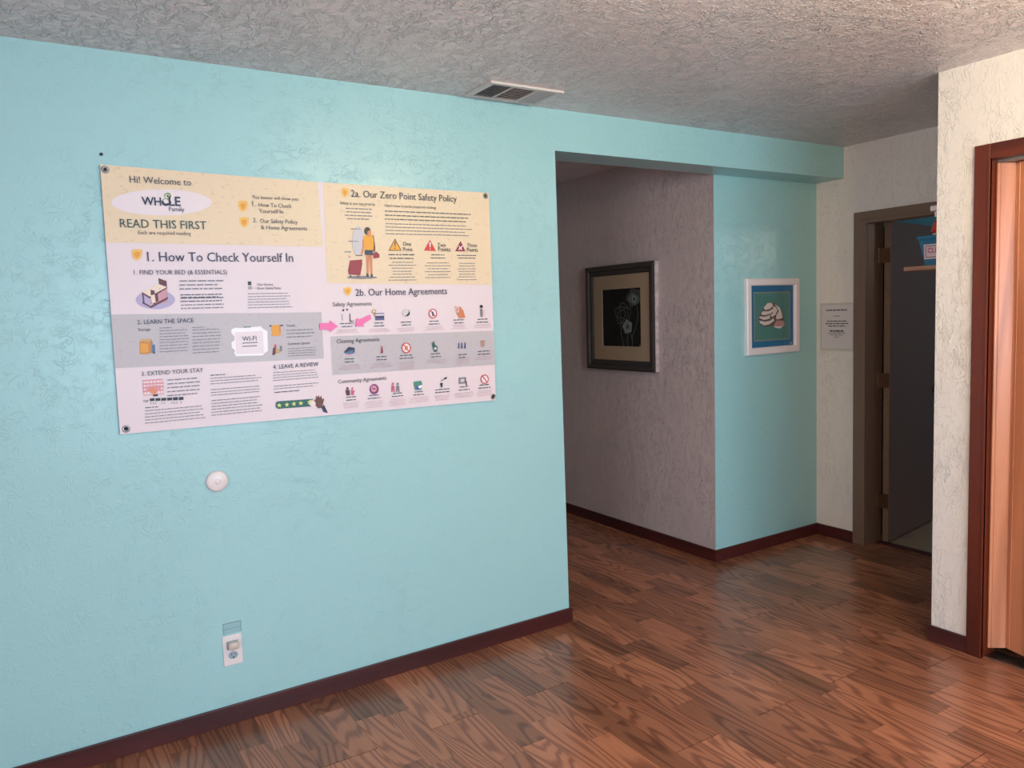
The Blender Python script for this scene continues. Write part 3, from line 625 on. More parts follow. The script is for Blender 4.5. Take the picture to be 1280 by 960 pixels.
('lime',[(-1.255,1.204),(-1.253,1.197),(-1.245,1.196),(-1.251,1.192),(-1.25,1.185),(-1.256,1.19),(-1.262,1.186),(-1.26,1.193),(-1.265,1.198),(-1.258,1.198)]),
('lime',[(-1.221,1.206),(-1.219,1.199),(-1.212,1.198),(-1.218,1.194),(-1.216,1.186),(-1.222,1.191),(-1.229,1.187),(-1.226,1.194),(-1.232,1.199),(-1.224,1.199)]),
('skin2',[(-1.196,1.186),(-1.198,1.182),(-1.202,1.179),(-1.206,1.178),(-1.211,1.178),(-1.215,1.179),(-1.219,1.181),(-1.222,1.184),(-1.224,1.188),(-1.225,1.192),(-1.224,1.197),(-1.221,1.2),(-1.218,1.203),(-1.214,1.204),(-1.209,1.205),(-1.205,1.203),(-1.201,1.201),(-1.197,1.198),(-1.196,1.194),(-1.195,1.19)]),
('lime',[(-1.22,1.204),(-1.218,1.198),(-1.211,1.197),(-1.217,1.194),(-1.215,1.187),(-1.22,1.191),(-1.226,1.188),(-1.224,1.194),(-1.229,1.199),(-1.222,1.198)]),
('brown',[(-1.21,1.193),(-1.194,1.207),(-1.195,1.219),(-1.188,1.212),(-1.185,1.221),(-1.18,1.209),(-1.172,1.217),(-1.172,1.204),(-1.162,1.204),(-1.168,1.184),(-1.175,1.168),(-1.189,1.168),(-1.199,1.181)]),
('navy2',[(-1.175,1.17),(-1.165,1.181),(-1.15,1.145),(-1.169,1.152)]),
('paper',[(-1.198,1.184),(-1.2,1.181),(-1.202,1.179),(-1.206,1.177),(-1.209,1.177),(-1.212,1.178),(-1.215,1.18),(-1.218,1.183),(-1.219,1.186),(-1.219,1.189),(-1.219,1.192),(-1.217,1.195),(-1.214,1.197),(-1.211,1.199),(-1.208,1.199),(-1.204,1.198),(-1.201,1.196),(-1.199,1.194),(-1.198,1.19),(-1.197,1.187)]),]),
('printed_picture',[


('grayl',[(-0.961,1.804),(-0.966,1.787),(-0.972,1.774),(-0.98,1.766),(-0.988,1.763),(-0.996,1.766),(-1.003,1.774),(-1.008,1.787),(-1.01,1.803),(-1.01,1.821),(-1.008,1.838),(-1.004,1.854),(-0.997,1.867),(-0.99,1.876),(-0.981,1.879),(-0.973,1.876),(-0.967,1.868),(-0.962,1.855),(-0.959,1.839),(-0.959,1.821)]),]),
('printed_picture',[


('slate2',[(-0.915,1.674),(-0.925,1.673),(-0.939,1.671),(-0.958,1.671),(-0.978,1.67),(-0.997,1.671),(-1.015,1.672),(-1.029,1.673),(-1.038,1.675),(-1.041,1.677),(-1.038,1.679),(-1.029,1.681),(-1.015,1.682),(-0.997,1.683),(-0.977,1.683),(-0.957,1.683),(-0.939,1.682),(-0.924,1.68),(-0.915,1.678),(-0.912,1.676)]),
('crimson',[(-1.024,1.744),(-0.973,1.748),(-0.973,1.731),(-0.984,1.685),(-1.033,1.689),(-1.034,1.705)]),('black',[(-0.997,1.776),(-0.997,1.776),(-0.997,1.745),(-0.997,1.745)]),
('black',[(-1.022,1.68),(-1.024,1.679),(-1.027,1.679),(-1.029,1.68),(-1.029,1.682),(-1.028,1.685),(-1.026,1.686),(-1.024,1.686),(-1.022,1.685),(-1.021,1.682)]),
('black',[(-0.99,1.679),(-0.992,1.677),(-0.994,1.677),(-0.996,1.679),(-0.997,1.681),(-0.996,1.683),(-0.994,1.684),(-0.991,1.684),(-0.989,1.683),(-0.989,1.681)]),
('black',[(-0.999,1.766),(-0.97,1.766),(-0.97,1.763),(-0.999,1.763)]),('skin3',[(-0.955,1.77),(-0.942,1.77),(-0.948,1.684),(-0.956,1.684)]),('skin3',[(-0.942,1.77),(-0.929,1.771),(-0.932,1.684),(-0.939,1.684)]),
('black',[(-0.958,1.694),(-0.948,1.688),(-0.949,1.679),(-0.958,1.679)]),('black',[(-0.939,1.693),(-0.931,1.688),(-0.931,1.678),(-0.939,1.678)]),('navy2',[(-0.959,1.788),(-0.925,1.788),(-0.926,1.765),(-0.961,1.767)]),
('amber',[(-0.965,1.839),(-0.942,1.849),(-0.921,1.847),(-0.916,1.822),(-0.923,1.786),(-0.961,1.786)]),('skin3',[(-0.967,1.828),(-0.961,1.825),(-0.966,1.776),(-0.975,1.765),(-0.978,1.767),(-0.97,1.796)]),
('maroon',[(-0.922,1.847),(-0.918,1.844),(-0.914,1.796),(-0.917,1.777),(-0.923,1.782),(-0.919,1.822)]),('crimson',[(-0.925,1.773),(-0.911,1.78),(-0.898,1.77),(-0.898,1.756),(-0.924,1.752)]),
('skin3',[(-0.93,1.849),(-0.932,1.845),(-0.934,1.842),(-0.937,1.839),(-0.94,1.839),(-0.944,1.839),(-0.946,1.841),(-0.948,1.845),(-0.95,1.849),(-0.95,1.854),(-0.949,1.859),(-0.947,1.863),(-0.945,1.866),(-0.942,1.869),(-0.939,1.87),(-0.935,1.869),(-0.933,1.867),(-0.931,1.863),(-0.929,1.859),(-0.929,1.854)]),
('black',[(-0.932,1.857),(-0.934,1.853),(-0.937,1.849),(-0.941,1.847),(-0.946,1.846),(-0.95,1.847),(-0.953,1.849),(-0.956,1.852),(-0.958,1.857),(-0.958,1.861),(-0.957,1.866),(-0.955,1.87),(-0.952,1.874),(-0.948,1.876),(-0.944,1.877),(-0.94,1.876),(-0.936,1.874),(-0.933,1.871),(-0.931,1.867),(-0.931,1.862)]),
('skin3',[(-0.93,1.849),(-0.932,1.846),(-0.934,1.843),(-0.936,1.842),(-0.938,1.841),(-0.941,1.842),(-0.943,1.843),(-0.944,1.846),(-0.945,1.849),(-0.945,1.853),(-0.945,1.856),(-0.943,1.859),(-0.941,1.862),(-0.939,1.864),(-0.937,1.864),(-0.935,1.864),(-0.933,1.862),(-0.931,1.86),(-0.93,1.857),(-0.93,1.853)]),
('rose2',[(-1.02,1.757),(-1.021,1.756),(-1.022,1.755),(-1.023,1.755),(-1.025,1.755),(-1.027,1.755),(-1.028,1.755),(-1.029,1.756),(-1.03,1.757),(-1.03,1.758),(-1.03,1.76),(-1.029,1.761),(-1.028,1.762),(-1.026,1.762),(-1.025,1.762),(-1.023,1.762),(-1.022,1.762),(-1.02,1.761),(-1.02,1.76),(-1.02,1.758)]),]),
('printed_picture',[

('black',[(-0.826,1.834),(-0.8,1.785),(-0.856,1.784)]),('amber',[(-0.827,1.828),(-0.804,1.787),(-0.852,1.787)]),('black',[(-0.83,1.82),(-0.823,1.821),(-0.827,1.799),(-0.829,1.799)]),
('black',[(-0.827,1.792),(-0.829,1.791),(-0.831,1.792),(-0.832,1.793),(-0.831,1.795),(-0.829,1.796),(-0.827,1.795),(-0.826,1.794)]),]),
('printed_picture',[

('red',[(-0.668,1.831),(-0.642,1.785),(-0.698,1.786)]),('paper',[(-0.672,1.821),(-0.664,1.821),(-0.667,1.8),(-0.671,1.8)]),
('paper',[(-0.667,1.792),(-0.669,1.791),(-0.671,1.792),(-0.672,1.793),(-0.671,1.795),(-0.669,1.796),(-0.667,1.795),(-0.666,1.793)]),]),
('printed_picture',[

('crimson',[(-0.522,1.829),(-0.501,1.785),(-0.551,1.785)]),('paper',[(-0.535,1.808),(-0.53,1.808),(-0.515,1.793),(-0.52,1.79)]),('paper',[(-0.516,1.81),(-0.512,1.807),(-0.531,1.79),(-0.536,1.793)]),]),
('printed_picture',[

('black',[(-1.06,1.546),(-1.061,1.544),(-1.064,1.544),(-1.066,1.544),(-1.068,1.546),(-1.068,1.548),(-1.067,1.55),(-1.066,1.552),(-1.063,1.552),(-1.061,1.552),(-1.059,1.55),(-1.059,1.548)]),]),
('printed_picture',[

('maroon',[(-1.044,1.548),(-1.045,1.547),(-1.047,1.546),(-1.049,1.547),(-1.051,1.548),(-1.051,1.55),(-1.051,1.552),(-1.049,1.554),(-1.047,1.554),(-1.045,1.553),(-1.044,1.552),(-1.043,1.55)]),]),
('printed_picture',[

('slate2',[(-1.07,1.533),(-1.068,1.533),(-1.068,1.508),(-1.07,1.508)]),]),
('printed_picture',[

('black',[(-1.038,1.534),(-1.035,1.534),(-1.035,1.506),(-1.027,1.503),(-1.027,1.5),(-1.039,1.501)]),
('slate2',[(-1.022,1.502),(-1.024,1.502),(-1.026,1.502),(-1.027,1.504),(-1.026,1.506),(-1.024,1.507),(-1.022,1.506),(-1.021,1.504)]),]),
('printed_picture',[


('tan',[(-0.925,1.536),(-0.928,1.533),(-0.931,1.531),(-0.934,1.53),(-0.938,1.531),(-0.94,1.533),(-0.942,1.536),(-0.943,1.54),(-0.942,1.543),(-0.94,1.546),(-0.937,1.548),(-0.933,1.549),(-0.93,1.548),(-0.927,1.546),(-0.925,1.543),(-0.925,1.539)]),
('paper',[(-0.93,1.537),(-0.932,1.536),(-0.934,1.535),(-0.936,1.536),(-0.937,1.537),(-0.938,1.54),(-0.937,1.542),(-0.936,1.544),(-0.933,1.544),(-0.931,1.544),(-0.93,1.542),(-0.929,1.539)]),
('tan',[(-0.936,1.532),(-0.932,1.532),(-0.932,1.519),(-0.936,1.519)]),('slateblue2',[(-0.93,1.532),(-0.891,1.532),(-0.891,1.503),(-0.93,1.503)]),('paper',[(-0.929,1.528),(-0.892,1.528),(-0.892,1.522),(-0.929,1.522)]),
('black',[(-0.929,1.517),(-0.892,1.517),(-0.892,1.513),(-0.929,1.513)]),]),
('printed_picture',[


('black',[(-0.777,1.524),(-0.779,1.52),(-0.783,1.517),(-0.788,1.515),(-0.793,1.515),(-0.798,1.515),(-0.802,1.518),(-0.806,1.521),(-0.808,1.525),(-0.808,1.53),(-0.807,1.534),(-0.805,1.538),(-0.801,1.542),(-0.796,1.543),(-0.791,1.544),(-0.786,1.543),(-0.782,1.541),(-0.778,1.538),(-0.776,1.533),(-0.776,1.529)]),
('paper2',[(-0.811,1.532),(-0.797,1.544),(-0.784,1.542),(-0.779,1.534),(-0.793,1.518),(-0.806,1.518)]),]),
('printed_picture',[


('red2',[(-0.651,1.517),(-0.653,1.512),(-0.657,1.508),(-0.661,1.505),(-0.666,1.503),(-0.671,1.502),(-0.676,1.503),(-0.681,1.505),(-0.685,1.509),(-0.688,1.513),(-0.69,1.518),(-0.69,1.523),(-0.689,1.529),(-0.687,1.534),(-0.683,1.538),(-0.679,1.541),(-0.674,1.543),(-0.669,1.543),(-0.664,1.542),(-0.659,1.54),(-0.655,1.537),(-0.652,1.532),(-0.651,1.527),(-0.65,1.522)]),
('paper',[(-0.655,1.518),(-0.658,1.513),(-0.661,1.51),(-0.664,1.508),(-0.669,1.506),(-0.673,1.507),(-0.677,1.508),(-0.681,1.511),(-0.684,1.514),(-0.685,1.519),(-0.686,1.523),(-0.685,1.528),(-0.683,1.532),(-0.68,1.535),(-0.676,1.538),(-0.672,1.539),(-0.667,1.539),(-0.663,1.537),(-0.659,1.535),(-0.657,1.531),(-0.655,1.527),(-0.655,1.522)]),
('red2',[(-0.682,1.533),(-0.678,1.536),(-0.658,1.512),(-0.662,1.509)]),('navy2',[(-0.674,1.531),(-0.667,1.531),(-0.667,1.512),(-0.674,1.512)]),]),
('printed_picture',[


('red2',[(-0.78,1.377),(-0.783,1.371),(-0.786,1.367),(-0.791,1.364),(-0.796,1.362),(-0.802,1.361),(-0.807,1.362),(-0.812,1.365),(-0.816,1.369),(-0.82,1.374),(-0.821,1.379),(-0.822,1.385),(-0.821,1.391),(-0.818,1.396),(-0.815,1.401),(-0.81,1.404),(-0.805,1.406),(-0.799,1.406),(-0.794,1.405),(-0.789,1.403),(-0.785,1.399),(-0.781,1.394),(-0.78,1.389),(-0.779,1.383)]),
('paper',[(-0.785,1.378),(-0.787,1.373),(-0.79,1.37),(-0.795,1.367),(-0.799,1.366),(-0.804,1.366),(-0.808,1.368),(-0.812,1.371),(-0.815,1.375),(-0.817,1.38),(-0.817,1.385),(-0.816,1.39),(-0.814,1.394),(-0.811,1.398),(-0.807,1.401),(-0.802,1.402),(-0.797,1.402),(-0.793,1.4),(-0.789,1.397),(-0.786,1.393),(-0.784,1.388),(-0.784,1.383)]),
('red2',[(-0.813,1.395),(-0.809,1.399),(-0.788,1.371),(-0.792,1.369)]),('skin3',[(-0.808,1.392),(-0.793,1.392),(-0.793,1.375),(-0.808,1.375)]),]),
('printed_picture',[


('red2',[(-0.411,1.218),(-0.413,1.213),(-0.417,1.209),(-0.421,1.206),(-0.426,1.204),(-0.432,1.204),(-0.437,1.205),(-0.442,1.208),(-0.446,1.211),(-0.449,1.216),(-0.451,1.221),(-0.451,1.226),(-0.45,1.232),(-0.448,1.237),(-0.445,1.241),(-0.44,1.244),(-0.435,1.245),(-0.43,1.246),(-0.424,1.244),(-0.419,1.242),(-0.415,1.238),(-0.412,1.234),(-0.41,1.229),(-0.41,1.223)]),
('paper',[(-0.415,1.219),(-0.417,1.215),(-0.421,1.211),(-0.425,1.209),(-0.429,1.208),(-0.434,1.209),(-0.438,1.21),(-0.442,1.213),(-0.445,1.217),(-0.446,1.221),(-0.447,1.226),(-0.446,1.231),(-0.444,1.235),(-0.441,1.238),(-0.437,1.24),(-0.432,1.241),(-0.428,1.241),(-0.423,1.239),(-0.419,1.237),(-0.417,1.233),(-0.415,1.228),(-0.414,1.224)]),
('red2',[(-0.443,1.236),(-0.439,1.239),(-0.418,1.213),(-0.422,1.211)]),]),
('printed_picture',[

('skin3',[(-0.564,1.551),(-0.535,1.546),(-0.523,1.53),(-0.515,1.5),(-0.545,1.498),(-0.559,1.524)]),
('paper2',[(-0.544,1.532),(-0.545,1.528),(-0.548,1.526),(-0.551,1.524),(-0.554,1.523),(-0.557,1.524),(-0.56,1.526),(-0.562,1.529),(-0.563,1.532),(-0.564,1.536),(-0.563,1.54),(-0.561,1.543),(-0.559,1.546),(-0.556,1.548),(-0.553,1.548),(-0.55,1.548),(-0.547,1.546),(-0.545,1.543),(-0.543,1.539),(-0.543,1.536)]),
('skin',[(-0.547,1.533),(-0.548,1.531),(-0.55,1.529),(-0.552,1.528),(-0.554,1.527),(-0.556,1.528),(-0.557,1.529),(-0.559,1.531),(-0.56,1.533),(-0.56,1.536),(-0.559,1.539),(-0.558,1.541),(-0.557,1.543),(-0.555,1.544),(-0.553,1.544),(-0.551,1.544),(-0.549,1.543),(-0.548,1.541),(-0.547,1.538),(-0.547,1.536)]),]),
('printed_picture',[

('black',[(-0.426,1.543),(-0.428,1.54),(-0.432,1.539),(-0.435,1.539),(-0.439,1.541),(-0.441,1.543),(-0.441,1.546),(-0.44,1.549),(-0.438,1.552),(-0.435,1.553),(-0.431,1.553),(-0.428,1.551),(-0.426,1.549),(-0.425,1.546)]),
('slate2',[(-0.439,1.536),(-0.428,1.536),(-0.428,1.5),(-0.439,1.501)]),('grayl',[(-0.423,1.531),(-0.42,1.531),(-0.42,1.509),(-0.423,1.509)]),]),
('printed_picture',[

('navy2',[(-1.071,1.382),(-1.05,1.402),(-1.025,1.397),(-1.026,1.379),(-1.048,1.367)]),('slateblue',[(-1.067,1.38),(-1.034,1.389),(-1.027,1.377),(-1.048,1.367)]),('rose2',[(-1.06,1.373),(-1.034,1.375),(-1.048,1.367)]),]),
('printed_picture',[

('crimson',[(-0.909,1.398),(-0.906,1.398),(-0.904,1.369),(-0.915,1.368)]),('rose2',[(-0.918,1.399),(-0.908,1.399),(-0.908,1.396),(-0.918,1.396)]),]),
('printed_picture',[

('pine2',[(-0.682,1.401),(-0.674,1.397),(-0.655,1.381),(-0.658,1.361),(-0.673,1.36),(-0.68,1.383)]),('black',[(-0.674,1.407),(-0.671,1.406),(-0.669,1.393),(-0.674,1.393)]),
('grayl',[(-0.661,1.371),(-0.663,1.369),(-0.667,1.368),(-0.67,1.369),(-0.672,1.371),(-0.672,1.375),(-0.671,1.378),(-0.669,1.38),(-0.666,1.381),(-0.663,1.38),(-0.661,1.377),(-0.66,1.374)]),]),
('printed_picture',[

('slateblue2',[(-0.554,1.394),(-0.55,1.394),(-0.55,1.368),(-0.558,1.368)]),]),
('printed_picture',[

('slateblue2',[(-0.54,1.393),(-0.536,1.393),(-0.535,1.367),(-0.544,1.368)]),]),
('printed_picture',[

('slateblue2',[(-0.524,1.393),(-0.519,1.392),(-0.519,1.366),(-0.528,1.367)]),]),
('printed_picture',[

('brownl',[(-0.445,1.398),(-0.421,1.397),(-0.426,1.368),(-0.443,1.369)]),]),
('printed_picture',[

('maroon',[(-1.06,1.233),(-1.062,1.231),(-1.065,1.23),(-1.067,1.231),(-1.069,1.234),(-1.069,1.237),(-1.068,1.239),(-1.066,1.241),(-1.064,1.242),(-1.062,1.241),(-1.06,1.239),(-1.06,1.236)]),
('maroon',[(-1.073,1.23),(-1.056,1.23),(-1.056,1.208),(-1.07,1.208)]),]),
('printed_picture',[

('rose3',[(-1.041,1.232),(-1.042,1.23),(-1.044,1.229),(-1.046,1.23),(-1.048,1.232),(-1.048,1.235),(-1.047,1.237),(-1.046,1.239),(-1.044,1.24),(-1.042,1.239),(-1.04,1.237),(-1.04,1.234)]),
('rose3',[(-1.05,1.228),(-1.035,1.227),(-1.04,1.207),(-1.051,1.209)]),]),
('printed_picture',[


('purple',[(-0.933,1.217),(-0.935,1.212),(-0.938,1.208),(-0.943,1.205),(-0.948,1.203),(-0.953,1.203),(-0.958,1.204),(-0.962,1.207),(-0.966,1.21),(-0.969,1.215),(-0.971,1.22),(-0.971,1.226),(-0.97,1.231),(-0.968,1.236),(-0.964,1.24),(-0.96,1.243),(-0.955,1.245),(-0.95,1.245),(-0.945,1.244),(-0.941,1.242),(-0.937,1.238),(-0.934,1.233),(-0.932,1.228),(-0.932,1.222)]),
('rose2',[(-0.941,1.22),(-0.943,1.217),(-0.946,1.214),(-0.95,1.213),(-0.954,1.212),(-0.957,1.213),(-0.961,1.215),(-0.963,1.219),(-0.965,1.222),(-0.965,1.227),(-0.965,1.231),(-0.963,1.234),(-0.96,1.237),(-0.956,1.239),(-0.952,1.239),(-0.948,1.238),(-0.945,1.236),(-0.942,1.233),(-0.941,1.229),(-0.94,1.225)]),
('purple',[(-0.959,1.231),(-0.946,1.226),(-0.946,1.221),(-0.96,1.225)]),]),
('printed_picture',[

('rose3',[(-0.863,1.236),(-0.865,1.234),(-0.868,1.233),(-0.87,1.234),(-0.872,1.236),(-0.873,1.239),(-0.872,1.242),(-0.87,1.244),(-0.867,1.244),(-0.865,1.243),(-0.863,1.241),(-0.863,1.238)]),
('rose3',[(-0.874,1.232),(-0.862,1.232),(-0.861,1.204),(-0.867,1.205),(-0.869,1.219),(-0.873,1.205),(-0.877,1.206)]),]),
('printed_picture',[

('slate2',[(-0.842,1.234),(-0.844,1.232),(-0.847,1.232),(-0.849,1.233),(-0.851,1.235),(-0.852,1.237),(-0.851,1.24),(-0.849,1.242),(-0.846,1.242),(-0.844,1.242),(-0.842,1.239),(-0.842,1.237)]),
('slate2',[(-0.853,1.231),(-0.841,1.23),(-0.84,1.203),(-0.846,1.203),(-0.848,1.217),(-0.852,1.204),(-0.856,1.204)]),]),
('printed_picture',[

('teal',[(-0.775,1.24),(-0.74,1.242),(-0.735,1.228),(-0.741,1.204),(-0.771,1.205)]),('slateblue',[(-0.767,1.224),(-0.74,1.224),(-0.741,1.204),(-0.766,1.205)]),('white',[(-0.756,1.219),(-0.74,1.224),(-0.735,1.219),(-0.748,1.208)]),]),
('printed_picture',[

('black',[(-0.632,1.245),(-0.618,1.25),(-0.617,1.243),(-0.631,1.237)]),]),
('printed_picture',[

('navy2',[(-0.651,1.225),(-0.638,1.224),(-0.642,1.205),(-0.648,1.206)]),('slate2',[(-0.644,1.242),(-0.643,1.242),(-0.643,1.224),(-0.644,1.224)]),('slate2',[(-0.644,1.238),(-0.631,1.241),(-0.631,1.239),(-0.642,1.233)]),]),
('printed_picture',[

('slate2',[(-0.56,1.241),(-0.524,1.241),(-0.524,1.214),(-0.56,1.214)]),('grayl',[(-0.552,1.235),(-0.534,1.235),(-0.534,1.221),(-0.552,1.221)]),('black',[(-0.528,1.226),(-0.523,1.224),(-0.52,1.204),(-0.525,1.204)]),]),
]
